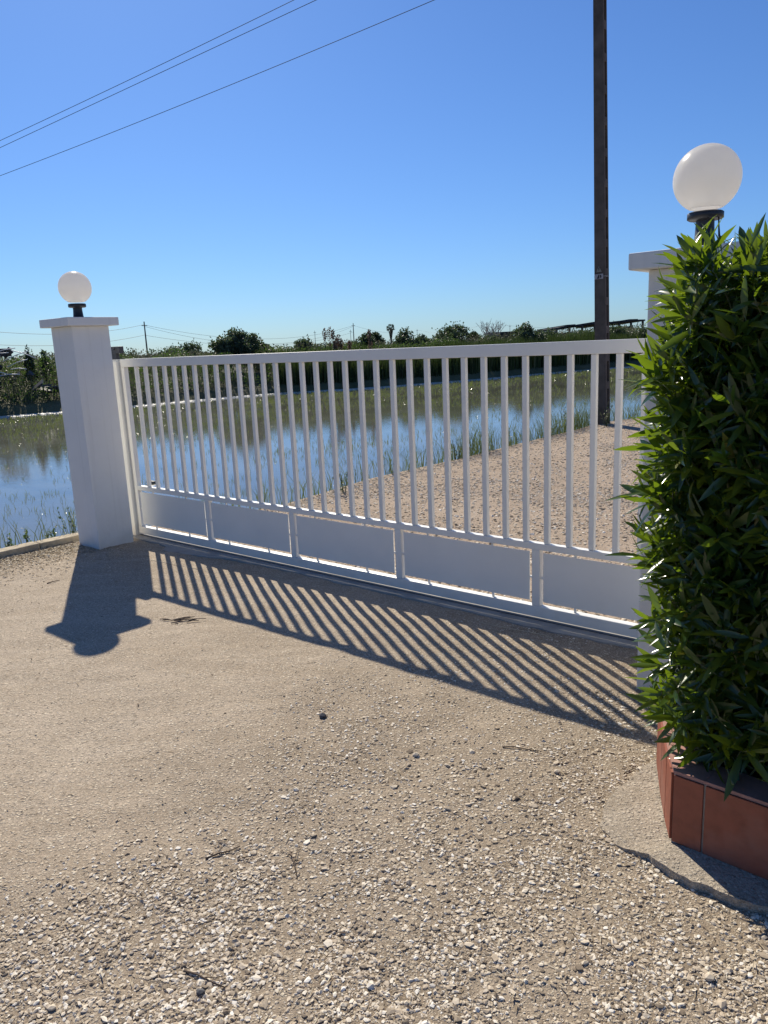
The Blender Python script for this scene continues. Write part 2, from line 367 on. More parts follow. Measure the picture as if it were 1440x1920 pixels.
# the left pillar's front corner faces the opening, so its body lies to the left of it
lp = pillar(LPF, -PA, "white square pillar at the far left end of the gate, beside the flooded field", 0)
rp = pillar(RPF, 0.0, "white square pillar at the near right end of the gate, half hidden by the oleander", 0)
LPC = loc2(LPF, -PA/2, PA/2); RPC = loc2(RPF, PA/2, PA/2)
def lamp(c, label, cable, dz=0.0):
    e = empty("globe_lamp", (c[0], c[1], 1.918), rad(-40))
    MB().lathe([(0, .0), (.052, .0), (.052, .008), (.041, .012), (.036, .10+dz), (.036, .118+dz)], 32).build("stem", M_dark, e)
    MB().lathe([(r_, z_+dz) for r_, z_ in [(.03, .117), (.062, .119), (.070, .124), (.070, .146), (.064, .150), (.05, .150)]], 40).build("collar", M_dark, e)
    R = .130; zc = .277+dz; prof = []
    for i in range(33):
        a = -math.pi/2+.50+(math.pi-.50)*i/32
        prof.append((max(R*math.cos(a), .0001), zc+R*math.sin(a)))
    MB().lathe(prof, 64).build("globe", M_globe, e)
    if cable:
        m = MB(); m.tube([(.092, -.03, .0), (.080, -.03, .02), (.066, -.028, .05), (.062, -.026, .09), (.060, -.025, .122)], [.011, .009, .0045, .003, .003], 10)
        m.build("cable", M_dark, e)
    tag(e, label, "lamp", "globe lamps on the gate pillars"); return e
lamp(LPC, "white globe lamp on the far left pillar, the smaller one in view", False, -.032)
lamp(RPC, "large white globe lamp on the near right pillar, thin cable by its stem", True)

# ------------------------------------------------------------------ the sliding gate
G0 = LPF+.48*D1
gate = empty("sliding_gate", (G0[0], G0[1], 0), math.atan2(GD[1], GD[0]))
tag(gate, "white metal sliding gate of vertical bars over solid lower panels", "gate")
S0, S1 = -.135, 4.93; T = .042
MB().box(S0, S1, 0, T, 1.505, 1.573, .004).build("top_rail", M_gate, gate)
MB().box(S0+.05, S1-.05, .001, T-.001, .424, .463, .003).build("middle_rail", M_gate, gate)
MB().box(S0, S1, -.002, T+.004, .022, .088, .004).build("bottom_rail", M_gate, gate)
MB().box(S0, S0+.05, .0005, T-.0005, .0885, 1.5045, .004).build("end_stile", M_gate, gate)
MB().box(S1-.05, S1, .0005, T-.0005, .0885, 1.5045, .004).build("end_stile", M_gate, gate)
barm = None
for k in range(37):
    s = .0735+.1336*k
    if s > S1-.09: break
    if barm is None: barm = MB().box(-.016, .016, .006, .034, .4635, 1.5045, .005).build("bar", M_gate, gate, (s, 0, 0))
    else:
        b = barm.copy(); SC.collection.objects.link(b); b.parent = gate; b.location = (s, 0, 0)
DIV = [.891, 1.884, 2.880, 3.885]
for s in DIV: MB().box(s-.0255, s+.0255, .001, T-.001, .0885, .4235, .003).build("divider", M_gate, gate)
ed = [S0+.05]+[v for s in DIV for v in (s-.0255, s+.0255)]+[S1-.05]
for i in range(0, len(ed), 2):
    a, b = ed[i], ed[i+1]; g = .017
    m = MB().box(a+g, b-g, .010, .014, .0885+.026, .4235-.017, .0)
    for q in (.22, .72):
        x = a+(b-a)*q
        m.box(x-.006, x+.006, .011, .022, .0886, .1142); m.box(x-.006, x+.006, .011, .022, .4068, .4234)
    for x0 in (a+.0002, b-.0172):
        m.box(x0, x0+.017, .011, .022, .25, .262)
    m.build("panel", M_gate, gate)
# guide post and bracket that hold the gate at the left pillar
gp = empty("guide_post", (G0[0], G0[1], 0), math.atan2(GD[1], GD[0]))
m = MB(); m.box(-.235, -.150, -.03, .0, 0, 1.56, .006); m.box(-.162, -.150, .0002, .05, 0, 1.56, .003); m.build("channel", M_gate, gp)
MB().box(-.30, -.150, -.01, .05, 1.5605, 1.572, .003).build("top_plate", M_gate, gp)
tag(gp, "slim white steel guide post squeezed between the left pillar and the gate", "post")
br = empty("gate_bracket", (G0[0], G0[1], 0), math.atan2(GD[1], GD[0]))
MB().box(-.34, -.135, .004, .05, 1.622, 1.682, .003).build("plate", M_rust, br)
MB().box(-.33, -.20, .010, .044, 1.5725, 1.6215, .003).build("leg", M_rust, br)
m = MB(); m.tube([(-.21, -.008, 1.66), (-.21, .004, 1.66)], .009, 8); m.build("bolt", M_rust, br)
tag(br, "dark steel guide bracket sticking out behind the left pillar above the gate", "bracket")
tr = MB().box(-.45, 5.4, .006, .034, -.06, .004, .002).build("gate_track", M_rust, None, (G0[0], G0[1], 0)); tr.rotation_euler = (0, 0, math.atan2(GD[1], GD[0]))
tag(tr, "thin dark steel ground rail running under the gate", "rail")
# worn cement strip with a ragged edge, under the gate
pts = []; N_ = 60
for i in range(N_+1):
    u = -.28+5.3*i/N_; e_ = .07+.13*max(0, math.sin(u*1.9+.4))**2*(1 if .5 < u < 3.4 else .3)+random.uniform(-.012, .012)
    pts.append(loc2(G0, u, -e_))
for i in range(N_, -1, -1):
    u = -.28+5.3*i/N_; pts.append(loc2(G0, u, .2+random.uniform(-.02, .03)))
th = MB(); vs = [th.bm.verts.new((p[0], p[1], .0005)) for p in pts]; lo = [th.bm.verts.new((p[0], p[1], -.05)) for p in pts]
for i in range(N_): th.bm.faces.new((vs[i], vs[i+1], vs[-2-i], vs[-1-i]))
for i in range(len(pts)): j = (i+1) % len(pts); th.bm.faces.new((lo[i], lo[j], vs[j], vs[i]))
th = th.build("pavement", M_thresh); tag(th, kind="structure")

# ------------------------------------------------------------------ kerb at the left
ka = gnd(-260, 1108)[:2]; kb = np.array([-2.70, 6.72]); kd = (kb-ka); KL = np.linalg.norm(kd); kd /= KL; kn = np.array([-kd[1], kd[0]])
for i in range(int(KL/.42)+1):
    t1 = KL-i*.42; t0 = max(t1-.414, 0)
    if t1 < .1: break
    o = kb-kd*(KL-t1); c = MB().box(-(t1-t0), 0, 0, .13, -.22, .052+random.uniform(-.004, .006), .012).build("kerb_stone", M_kerb, None, (o[0], o[1], 0))
    c.rotation_euler = (random.uniform(-.01, .01), random.uniform(-.012, .012), math.atan2(kd[1], kd[0])+random.uniform(-.012, .012))
    names = ["kerb stone touching the foot of the left pillar, topped with weeds", "kerb stone second from the left pillar, beside the flooded field", "kerb stone third from the left pillar, at the left edge"]
    tag(c, names[i] if i < 3 else "kerb stone of the edging beyond the left side of the photo", "kerb stone", "kerb stones by the flooded field")

# ------------------------------------------------------------------ planter with terracotta tiles, footing
PO = (.865, 2.14)
pl = empty("planter", (PO[0], PO[1], 0)); tag(pl, "low raised planter clad in red terracotta tiles under the oleander", "planter")
A = np.array([.985, 2.59]); B1 = np.array([.925, 2.385]); B2 = np.array([.888, 2.245]); C0 = np.array(PO); E1 = np.array([.935, 2.073]); E2 = np.array([1.085, 1.932]); E3 = np.array([1.235, 1.79])
ring = [A, B1, B2, C0, E1, E2, E3, np.array([1.385, 1.65]), np.array([1.9, 1.2]), np.array([2.6, 1.9]), np.array([1.43, 3.0])]
ring = [r-C0 for r in ring]; cen = np.array([.75, .25])
def inset(R, d):
    out = []; n = len(R)
    for i in range(n):
        a, b, c = R[i-1], R[i], R[(i+1) % n]
        n1 = np.array([-(b-a)[1], (b-a)[0]]); n1 = n1/np.linalg.norm(n1); n2 = np.array([-(c-b)[1], (c-b)[0]]); n2 = n2/np.linalg.norm(n2)
        k = (n1+n2); k = k/(k@k)*2 if (k@k) > 1e-6 else n1; out.append(b+k*d)
    return out
inn = inset(ring, .002); inn2 = inset(ring, .115)
# core wall
m = MB(); n = len(ring)
for i in range(n):
    j = (i+1) % n; m.prism([inn[i], inn[j], inset(ring, .10)[j], inset(ring, .10)[i]], -.05, .2555)
m.build("core_wall", M_grout, pl)
for i in range(8):                               # visible faces, one tile per facet
    a, b = ring[i], ring[i+1]; ia, ib = inn[i], inn[i+1]; L_ = np.linalg.norm(b-a); ug = (b-a)/L_; g = .0035
    ta, tb = a+ug*g, b-ug*g; nrm_t = np.array([ug[1], -ug[0]]); tia, tib = ta-nrm_t*.0+((ia-a)*1.0), tb+((ib-b)*1.0); ta, tb = ta+nrm_t*.006, tb+nrm_t*.006
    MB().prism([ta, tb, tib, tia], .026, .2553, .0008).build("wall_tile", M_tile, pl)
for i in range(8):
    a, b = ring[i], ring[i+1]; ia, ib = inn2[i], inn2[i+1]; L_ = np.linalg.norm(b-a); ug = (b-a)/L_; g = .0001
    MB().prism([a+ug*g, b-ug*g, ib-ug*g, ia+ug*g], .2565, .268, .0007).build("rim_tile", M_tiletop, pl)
so_ = MB(); so_.prism(inset(ring, .1), -.02, .235); so_.build("soil", M_soil, pl)
ft = [(1.02, 2.66), (.90, 2.56), (.80, 2.47), (.715, 2.36), (.672, 2.26), (.695, 2.15), (.768, 2.083), (.826, 1.987), (.906, 1.912), (1.02, 1.83), (1.22, 1.63), (1.40, 1.47), (1.9, 1.0), (2.7, 1.9), (1.5, 3.1)]
fp = []
for i in range(len(ft)):
    a, b = np.array(ft[i]), np.array(ft[(i+1) % len(ft)]); k = max(1, int(np.linalg.norm(b-a)/.02)) if i < 11 else 1
    for q in range(k): p = a+(b-a)*q/k; fp.append(p+(RNG.normal(0, .0035, 2) if i < 11 else 0))
fpi = [np.array([1.15, 2.25])+(p-np.array([1.15, 2.25]))*.90 for p in fp]
f_ = MB(); top = [f_.bm.verts.new((p[0], p[1], .005+.018*float(sstep(.66, .80, p[0]-(p[1]-2.1)*.45)))) for p in fp]; bot = [f_.bm.verts.new((p[0]-.004, p[1]-.004, -.06)) for p in fp]
cv = f_.bm.verts.new((1.3, 2.2, .030))
for i in range(len(fp)):
    j = (i+1) % len(fp); f_.bm.faces.new((top[i], top[j], cv)); f_.bm.faces.new((bot[i], bot[j], top[j], top[i]))
ftg = f_.build("planter_footing", M_concrete); tag(ftg, "rough pale concrete footing slab around the terracotta planter", "footing")

# ------------------------------------------------------------------ oleander hedge
LT = np.array([(0, 0, 0), (0, .22, 0), (0, .52, 0), (0, .8, 0), (0, 1, 0), (-.7, .22, 1), (-1, .52, 1), (-.62, .8, 1), (.7, .22, 1), (1, .52, 1), (.62, .8, 1)], float)
LQ = np.array([(1, 2, 6, 5), (2, 3, 7, 6), (2, 1, 8, 9), (3, 2, 9, 10)]); LTR = np.array([(0, 1, 5), (3, 4, 7), (1, 0, 8), (4, 3, 10)])
def leaves_mesh(base, dirs, ups, length, width, fold=.28, curl=.18):
    """arrays: base (n,3), dirs (n,3) unit, ups (n,3)"""
    n = len(base); side = np.cross(dirs, ups); side /= np.linalg.norm(side, axis=1)[:, None]+1e-9; up = np.cross(side, dirs)
    t = LT[:, 1][None, :]; x = LT[:, 0][None, :]*width[:, None]; lift = np.abs(LT[:, 0])[None, :]*width[:, None]*fold
    crl = np.asarray(curl)*np.ones(n)
    z = lift-crl[:, None]*length[:, None]*t**2
    V = base[:, None, :]+dirs[:, None, :]*(t*length[:, None])[..., None]+side[:, None, :]*x[..., None]+up[:, None, :]*z[..., None]
    off = (np.arange(n)*11)[:, None, None]
    return V.reshape(-1, 3), [(LQ[None]+off).reshape(-1, 4), (LTR[None]+off).reshape(-1, 3)]
def unit(v): return v/(np.linalg.norm(v, axis=-1, keepdims=True)+1e-9)
hedge = empty("oleander_hedge", (1.35, 2.2, .2)); tag(hedge, "tall glossy green oleander hedge growing out of the terracotta planter", "hedge")
HO = np.array(PO)
def hw(u, v, z): return np.stack([HO[0]+GD[0]*u+D1[0]*v, HO[1]+GD[1]*u+D1[1]*v, z], -1)
lo = np.array([-.14, .01, .30]); hi = np.array([1.35, .82, 1.79]); RR = .13
def hsdf(p):
    c = (lo+hi)/2; q = np.abs(p-c)-(hi-lo)/2+RR; return np.linalg.norm(np.maximum(q, 0), axis=-1)+np.minimum(q.max(-1), 0)-RR
P0 = lo-.02+(hi-lo+.04)*RNG.random((60000, 3)); d = hsdf(P0)
wob = .09*fbm(P0[:, 0]*1.0+P0[:, 2]*.7, P0[:, 1]+P0[:, 2], 3.2)
d = d+wob
eps = 1e-3; nrm = np.stack([hsdf(P0+np.eye(3)[k]*eps)-hsdf(P0-np.eye(3)[k]*eps) for k in range(3)], -1); nrm = unit(nrm)
rr = RNG.random(len(P0)); keep = ((d < -.01) & (d > -.11) & (rr < .15)) | ((d <= -.11) & (rr < .026))
SP, SN, SDp = P0[keep], nrm[keep], d[keep]
# avoid roots right at the bottom front, where the planter rim stays bare
ok = ~(SP[:, 0] < lo[0]+.06*sstep(1.05, .65, SP[:, 2])+np.maximum(SP[:, 2]-1.50, 0)*.26) & ~((SP[:, 2] < .37) & ((SP[:, 1] < .06) | (SP[:, 0] < .0))); SP, SN, SDp = SP[ok], SN[ok], SDp[ok]
wn = np.stack([GD[0]*SN[:, 0]+D1[0]*SN[:, 1], GD[1]*SN[:, 0]+D1[1]*SN[:, 1], SN[:, 2]], -1)
axisd = unit(wn*np.where(SDp < -.11, .3, 1.0)[:, None]+np.array([0, 0, .75])+RNG.normal(0, .42, wn.shape))
root = hw(SP[:, 0], SP[:, 1], SP[:, 2])
bs, ds, us, ls, ws = [], [], [], [], []
sm = MB()
for i in range(len(root)):
    a = axisd[i]; t1 = unit(np.cross(a, RNG.normal(size=3))); t2 = np.cross(a, t1)
    nl = RNG.integers(10, 14); SL = RNG.uniform(.10, .17); ph = RNG.uniform(0, 6.28); big = RNG.uniform(.8, 1.18)
    for k in range(nl):
        q = k/(nl-1); an = ph+k*2.4; op = 1.5-1.05*q+RNG.normal(0, .24)
        dd = a*math.cos(op)+(t1*math.cos(an)+t2*math.sin(an))*math.sin(op)
        bs.append(root[i]+a*(SL*q-.09)); ds.append(dd); us.append(a+RNG.normal(0, .2, 3))
        L_ = big*RNG.uniform(.080, .14)*(1 if q < .8 else .8); ls.append(L_); ws.append(L_*RNG.uniform(.076, .104))
    if SDp[i] > -.11 and i % 2 == 0: sm.tube([root[i]-a*.20+np.array([0, 0, -.05]), root[i]-a*.05, root[i]+a*(SL-.09)], .0035, 5, .0015)
bs, ds, us, ls, ws = map(np.array, (bs, ds, us, ls, ws))
off = np.array([1.35, 2.2, .2])
V, PP = leaves_mesh(bs-off, unit(ds), unit(us), ls, ws, .3, RNG.uniform(-.02, .30, len(bs)))
np_mesh("foliage", V, PP, M_oleander, hedge, smooth=True)
for k in range(34):                              # woody stems from the soil
    u = random.uniform(.08, 1.2); v = random.uniform(.18, .62); p = hw(u, v, .2)
    q = hw(u+random.uniform(-.18, .18), v+random.uniform(-.12, .12), .9+random.uniform(0, .6)); mi = (p+q)/2+np.array([random.uniform(-.04, .04), random.uniform(-.04, .04), 0])
    sm.tube([p, mi, q], .010, 6, .004)
for v in sm.bm.verts: v.co -= Vector(off)
sm.build("stems", M_stem, hedge)

# ------------------------------------------------------------------ gravel: many loose stones
def ico():
    b = bmesh.new(); bmesh.ops.create_icosphere(b, subdivisions=1, radius=1)
    V = np.array([v.co[:] for v in b.verts]); F_ = np.array([[v.index for v in f.verts] for f in b.faces]); b.free(); return V, F_
IV, IF = ico()
def stones(name, xy, size, mat, label=None, sink=.25, smooth=False):
    n = len(xy); protos = []
    for k in range(24):
        j = RNG.uniform(.5, 1.35, (12, 1)); v = IV*j*np.array([1, RNG.uniform(.55, .95), RNG.uniform(.3, .55)]); protos.append(v)
    protos = np.array(protos); pk = RNG.integers(0, 24, n); a = RNG.uniform(0, 6.28, n); b = RNG.normal(0, .18, n)
    v = protos[pk]*size[:, None, None]
    cb, sb = np.cos(b)[:, None], np.sin(b)[:, None]; vy = v[..., 1]*cb-v[..., 2]*sb; vz = v[..., 1]*sb+v[..., 2]*cb
    ca, sa = np.cos(a)[:, None], np.sin(a)[:, None]; x = v[..., 0]*ca-vy*sa; y = v[..., 0]*sa+vy*ca
    zb = gz(xy[:, 0], xy[:, 1])+size*(.5-sink)*.55
    Vv = np.stack([x+xy[:, :1], y+xy[:, 1:], vz+zb[:, None]], -1).reshape(-1, 3)
    Ff = (IF[None]+(np.arange(n)*12)[:, None, None]).reshape(-1, 3)
    o = np_mesh(name, Vv, [Ff], mat, smooth=smooth); tag(o, label, None, None, "stuff"); return o
def inpoly(x, y, P):
    r = np.zeros(len(x), bool); n = len(P)
    for i in range(n):
        a, b = P[i], P[(i+1) % n]
        c = ((a[1] > y) != (b[1] > y)) & (x < (b[0]-a[0])*(y-a[1])/((b[1]-a[1])+1e-12)+a[0]); r ^= c
    return r
def yard_ok(x, y):
    v = (x+2.434)*D1[0]+(y-6.316)*D1[1]-.48; u = (x-G0[0])*GD[0]+(y-G0[1])*GD[1]
    ok = (v < -.12) & (sdist(x, y, NEAR) > .16) & ~inpoly(x, y, fpi)
    ok &= ~((u > -.4) & (u < .02) & (v > -.5)) & ~((u > 4.28) & (u < 4.75) & (v > -.6)); return ok
# candidate points spread evenly over what is seen
def cand(n, y0, y1, p, mx=.62):
    y = y0*(y1/y0)**RNG.random(n) if p else RNG.uniform(y0, y1, n); x = RNG.uniform(-1, 1, n)*(mx*y+.55); return x, y
x, y = cand(330000, 1.15, 5.5, True); g = gweight(x, y)
cl = sstep(-.10, .12, fbm(x, y, 7.0, 3))
k = (RNG.random(len(x)) < g*(.38+.62*cl)*.62+.015) & yard_ok(x, y); x, y, g = x[k], y[k], g[k]
sz = (.0020+.0058*RNG.random(len(x))**3.2)*(.75+.5*g); big = RNG.random(len(x)) < .05*g; sz[big] *= RNG.uniform(1.3, 1.8, big.sum()); b2 = (np.hypot(x+.72, (y-1.85)*.8) < .42) & (RNG.random(len(x)) < .22); sz[b2] = RNG.uniform(.006, .0105, b2.sum())
stones("gravel", np.stack([x, y], -1), sz, M_stone, "loose pale limestone gravel scattered over the yard")
x = RNG.uniform(-2.0, 8, 150000); y = 3.5*(15.5/3.5)**RNG.random(150000); v = (x+2.434)*D1[0]+(y-6.316)*D1[1]-.48
k = (v > .25) & (sdist(x, y, NEAR) > .05) & (RNG.random(len(x)) < .35+.65*sstep(-.08, .12, fbm(x, y, 1.1, 3))) & (np.abs(x-y*.28) < y*.42+1.5)
x, y = x[k], y[k]; stones("gravel", np.stack([x, y], -1), .006+.013*RNG.random(len(x))**1.8, M_stone, "pinkish gravel of the track outside the gate")
print("stones", len(x))
# a few bigger single stones
for (px, py, s, lab) in [(605, 1347, .021, "dark squarish stone lying alone in the middle of the yard"), (780, 1418, .016, "pale flat stone right of the middle of the yard"), (1045, 1447, .015, "round grey stone lying left of the concrete footing"),
                         (376, 1863, .013, "pale round pebble just below the thick dark twig"), (98, 1895, .012, "pale oval pebble in the bottom left corner"), (1330, 1835, .017, "flat grey stone near the bottom right corner")]:
    p = gnd(px, py); v = IV*RNG.uniform(.8, 1.15, (12, 1))*np.array([1, .8, .6])*s
    mt = M_rust if "dark" in lab else M_stone
    o = np_mesh("stone", v, [IF], mt, loc=(p[0], p[1], float(gz(p[0], p[1]))+s*.35)); tag(o, lab, "stone", "larger single stones in the yard")

# ------------------------------------------------------------------ twigs, string, litter
def twig(pts, r, lab, mat=M_twig, forks=(), grp="dark twigs lying in the yard"):
    P = [gnd(*p) for p in pts]; c = P[0].copy(); m = MB()
    def lift(q, h): return (q[0]-c[0], q[1]-c[1], float(gz(q[0], q[1]))+h)
    m.tube([lift(q, r+.004*(i % 2)) for i, q in enumerate(P)], r, 6, r*.5)
    for f in forks: m.tube([lift(gnd(*q), r+.006) for q in f], r*.5, 5, r*.25)
    o = m.build("twig", mat, None, (c[0], c[1], 0)); tag(o, lab, "twig", grp); return o
twig([(385, 1608), (410, 1600), (432, 1592), (450, 1585)], .0032, "crooked dark twig left of the forked one in the yard")
twig([(545, 1600), (552, 1620), (557, 1645)], .0028, "upright dark forked twig in the middle foreground", forks=[[(548, 1608), (540, 1600)], [(552, 1618), (560, 1590)]])
twig([(345, 1822), (370, 1832), (395, 1842), (422, 1855)], .0030, "longest dark twig, near the bottom of the yard", forks=[[(385, 1838), (410, 1838)]])
twig([(942, 1401), (965, 1402), (990, 1406), (1015, 1411)], .0026, "thin brown twig just below the shadow of the gate")
twig([(1170, 1450), (1180, 1445), (1192, 1438)], .0022, "short brown twig on the edge of the concrete footing")
twig([(88, 1094), (100, 1092), (112, 1088)], .004, "small reddish twig left of the left pillar's shadow")
# little heap of broken twigs
hp = empty("twig_heap", (0, 0, 0)); tag(hp, "small heap of broken reddish brown twigs by the left pillar's shadow", "twigs")
c = gnd(322, 1165); hp.location = (c[0], c[1], 0)
for k in range(16):
    p = gnd(322+random.gauss(0, 22), 1165+random.gauss(0, 3)); a = random.gauss(0.0, .45); L_ = random.uniform(.03, .10)
    z = float(gz(p[0], p[1]))+random.uniform(.004, .014); q = p+np.array([math.cos(a)*L_, math.sin(a)*L_, 0])
    MB().tube([(p[0]-c[0], p[1]-c[1], z), ((p[0]+q[0])/2-c[0], (p[1]+q[1])/2-c[1]+.004, z+.003), (q[0]-c[0], q[1]-c[1], z)], .0032, 5, .002).build("twig", M_twig, hp)
m = MB(); sp = [gnd(*p) for p in [(275, 1050), (310, 1056), (350, 1063), (390, 1071), (397, 1078), (402, 1090)]]
m.tube([(q[0], q[1], float(gz(q[0], q[1]))+.004) for q in sp], .0016, 5)
tag(m.build("string", M_straw), "thin pale string lying in the shade near the left end of the gate", "string")
m = MB(); sp = [gnd(*p) for p in [(900, 1167), (950, 1178), (1000, 1187), (1020, 1190), (1035, 1198)]]
m.tube([(q[0], q[1], float(gz(q[0], q[1]))+.004) for q in sp], .0014, 5)
tag(m.build("string", M_straw), "thin curved string lying in the shade near the right half of the gate", "string")
def flat_bits(name, xy, L_, W_, mat, label, zoff=.004, tilt=.25):
    n = len(xy); a = RNG.uniform(0, 6.28, n); d = np.stack([np.cos(a), np.sin(a), RNG.normal(0, tilt, n)], -1); up = np.tile([0, 0, 1.0], (n, 1))+RNG.normal(0, tilt, (n, 3))
    b = np.stack([xy[:, 0], xy[:, 1], gz(xy[:, 0], xy[:, 1])+zoff+RNG.random(n)*.006], -1)
    V, PP = leaves_mesh(b, unit(d), unit(up), L_, W_, .3, .1); o = np_mesh(name, V, PP, mat, smooth=False); tag(o, label, None, None, "stuff"); return o
t = RNG.random(5200); q = RNG.gamma(1.5, .15, 5200)
bx = ka[0]+(kb-ka)[0]*t+q*kd[1]; by = ka[1]+(kb-ka)[1]*t-q*kd[0]; k = yard_ok(bx, by); bx, by = bx[k], by[k]
flat_bits("leaf_litter", np.stack([bx, by], -1), RNG.uniform(.012, .036, len(bx)), RNG.uniform(.003, .007, len(bx)), M_litter, "dry leaf chips lying along the kerb at the left")
x, y = cand(700, 1.3, 6.5, True); k = yard_ok(x, y); x, y = x[k], y[k]
flat_bits("leaf_crumbs", np.stack([x, y], -1), RNG.uniform(.006, .022, len(x)), RNG.uniform(.001, .004, len(x)), M_twig, "dark crumbs of old leaves strewn over the yard", .004, .3)
x, y = cand(1500, 1.3, 6.5, True); k = yard_ok(x, y); x, y = x[k], y[k]
flat_bits("straw", np.stack([x, y], -1), RNG.uniform(.01, .045, len(x)), RNG.uniform(.0008, .0022, len(x)), M_litter, "scattered bits of straw and dry leaf on the yard", .003, .08)

# ------------------------------------------------------------------ blades of grass, rice, reeds
def blades(name, base, h, wd, lean, mat, label, parent=None, segs=2, loc=(0, 0, 0), droop=.0):
    n = len(base); a = RNG.uniform(0, 6.28, n); ln = RNG.normal(0, 1, (n, 2))*lean
    sx = np.stack([np.cos(a), np.sin(a), np.zeros(n)], -1)*wd[:, None]*.5
    tip = base+np.stack([ln[:, 0]*h, ln[:, 1]*h, h*(1-droop*RNG.random(n))], -1)
    mid = base+np.stack([ln[:, 0]*h*.3, ln[:, 1]*h*.3, h*.55], -1)
    V = np.stack([base-sx, base+sx, mid-sx*.8, mid+sx*.8, tip], 1).reshape(-1, 3); o5 = (np.arange(n)*5)[:, None]
    o = np_mesh(name, V, [np.array([[0, 1, 3, 2]])+o5, np.array([[2, 3, 4]])+o5], mat, parent, loc=loc)
    if label: tag(o, label, None, None, "stuff")
    return o
# rice sprouts standing in the water, thin near us, thick towards the far bank
n = 300000; x = RNG.uniform(-34, 34, n); y = RNG.uniform(3, 60, n)
dn = sdist(x, y, NEAR); df = -sdist(x, y, FAR)
rows = .55+.45*np.sin(-df*5.2+2.5*fbm(x, y, .3)); patch = sstep(-.14, .16, fbm(x, y, .35, 3))
dens = np.where(df > -17, (.16+.50*sstep(-17, -6, df))*(.25+.75*rows), .45)*(.20+.80*patch)
dens = np.where(dn > -3.5, dens*.7+.03, dens)
k = (dn < -.3) & (df < -.15) & (RNG.random(n) < dens) & (np.abs(x+.05*y) < y*.68+3); x, y = x[k], y[k]
dist = np.hypot(x, y); reps = 3; xs = np.repeat(x, reps)+RNG.normal(0, .018, len(x)*reps); ys = np.repeat(y, reps)+RNG.normal(0, .018, len(x)*reps); dd = np.repeat(dist, reps)
print("sprouts", len(xs))
blades("rice_sprouts", np.stack([xs, ys, np.full(len(xs), WZ-.02)], -1), RNG.uniform(.05, .13, len(xs)), .0030+.00028*dd, .40, M_sprout, "young rice sprouts standing in the flooded field")
# added glossy flecks on the water, tilted to stand in for sun glitter
x = RNG.uniform(-26, 8, 60000); y = 5+30*RNG.random(60000)**.8; dn = sdist(x, y, NEAR); df = -sdist(x, y, FAR)
k = (dn < -.35) & (df < -.3) & (np.abs(x+.05*y) < y*.66+2) & (RNG.random(len(x)) < (.2+.8*sstep(-.1, .15, fbm(x, y, .9, 3)))*(.08+.92*sstep(.0, -.38, x/y))); x, y = x[k], y[k]; n_ = len(x)
dd_ = np.hypot(x, y); nr = unit(np.stack([RNG.normal(0, .26, n_), RNG.normal(0, .26, n_), np.ones(n_)], -1)); ta_ = unit(np.cross(nr, RNG.normal(0, 1, (n_, 3)))); tb_ = np.cross(nr, ta_)
L_ = (.0035+.0004*dd_*RNG.random(n_))[:, None]; c_ = np.stack([x, y, WZ+.002+L_[:, 0]*.25], -1)
np_mesh("glint_flecks", np.stack([c_-ta_*L_, c_-tb_*L_*.45, c_+ta_*L_, c_+tb_*L_*.45], 1).reshape(-1, 3), [np.array([[0, 1, 2, 3]])+(np.arange(n_)*4)[:, None]], M_glint)
tag(bpy.data.objects["glint_flecks"], "tiny added flecks imitating sun glitter on the flooded field", None, None, "stuff")
# grass of the near bank
t = RNG.random(9000); sgm = np.array([(-3.5, 6.1), (-2.75, 7.0), (-1.67, 7.4), (-1.0, 8.05), (-.1, 9.4), (1.06, 10.6), (2.0, 11.75), (3.42, 13.4), (4.1, 14.4), (4.9, 14.85), (9, 18.8), (14, 24)], float)
sl = np.concatenate([[0], np.cumsum(np.hypot(*(sgm[1:]-sgm[:-1]).T))]); tt = t*sl[-1]
gxp = np.interp(tt, sl, sgm[:, 0]); gyp = np.interp(tt, sl, sgm[:, 1]); gxp = gxp+RNG.normal(0, .10, len(t)); gyp = gyp+RNG.normal(0, .10, len(t))
clump = sstep(-.12, .15, fbm(gxp, gyp, 1.3, 2))*(.25+.75*sstep(8.5, 11, gyp)); k = (RNG.random(len(t)) < .12+.8*clump) & (sdist(gxp, gyp, NEAR) < .06)
gxp, gyp, cl_ = gxp[k], gyp[k], clump[k]
hh = RNG.uniform(.08, .22, len(gxp))+cl_*RNG.uniform(.0, .32, len(gxp))
blades("bank_grass", np.stack([gxp, gyp, np.maximum(gz(gxp, gyp)-.02, WZ-.05)], -1), hh+.12, RNG.uniform(.004, .010, len(gxp)), .30, M_grass, "tufts of grass along the near water's edge")
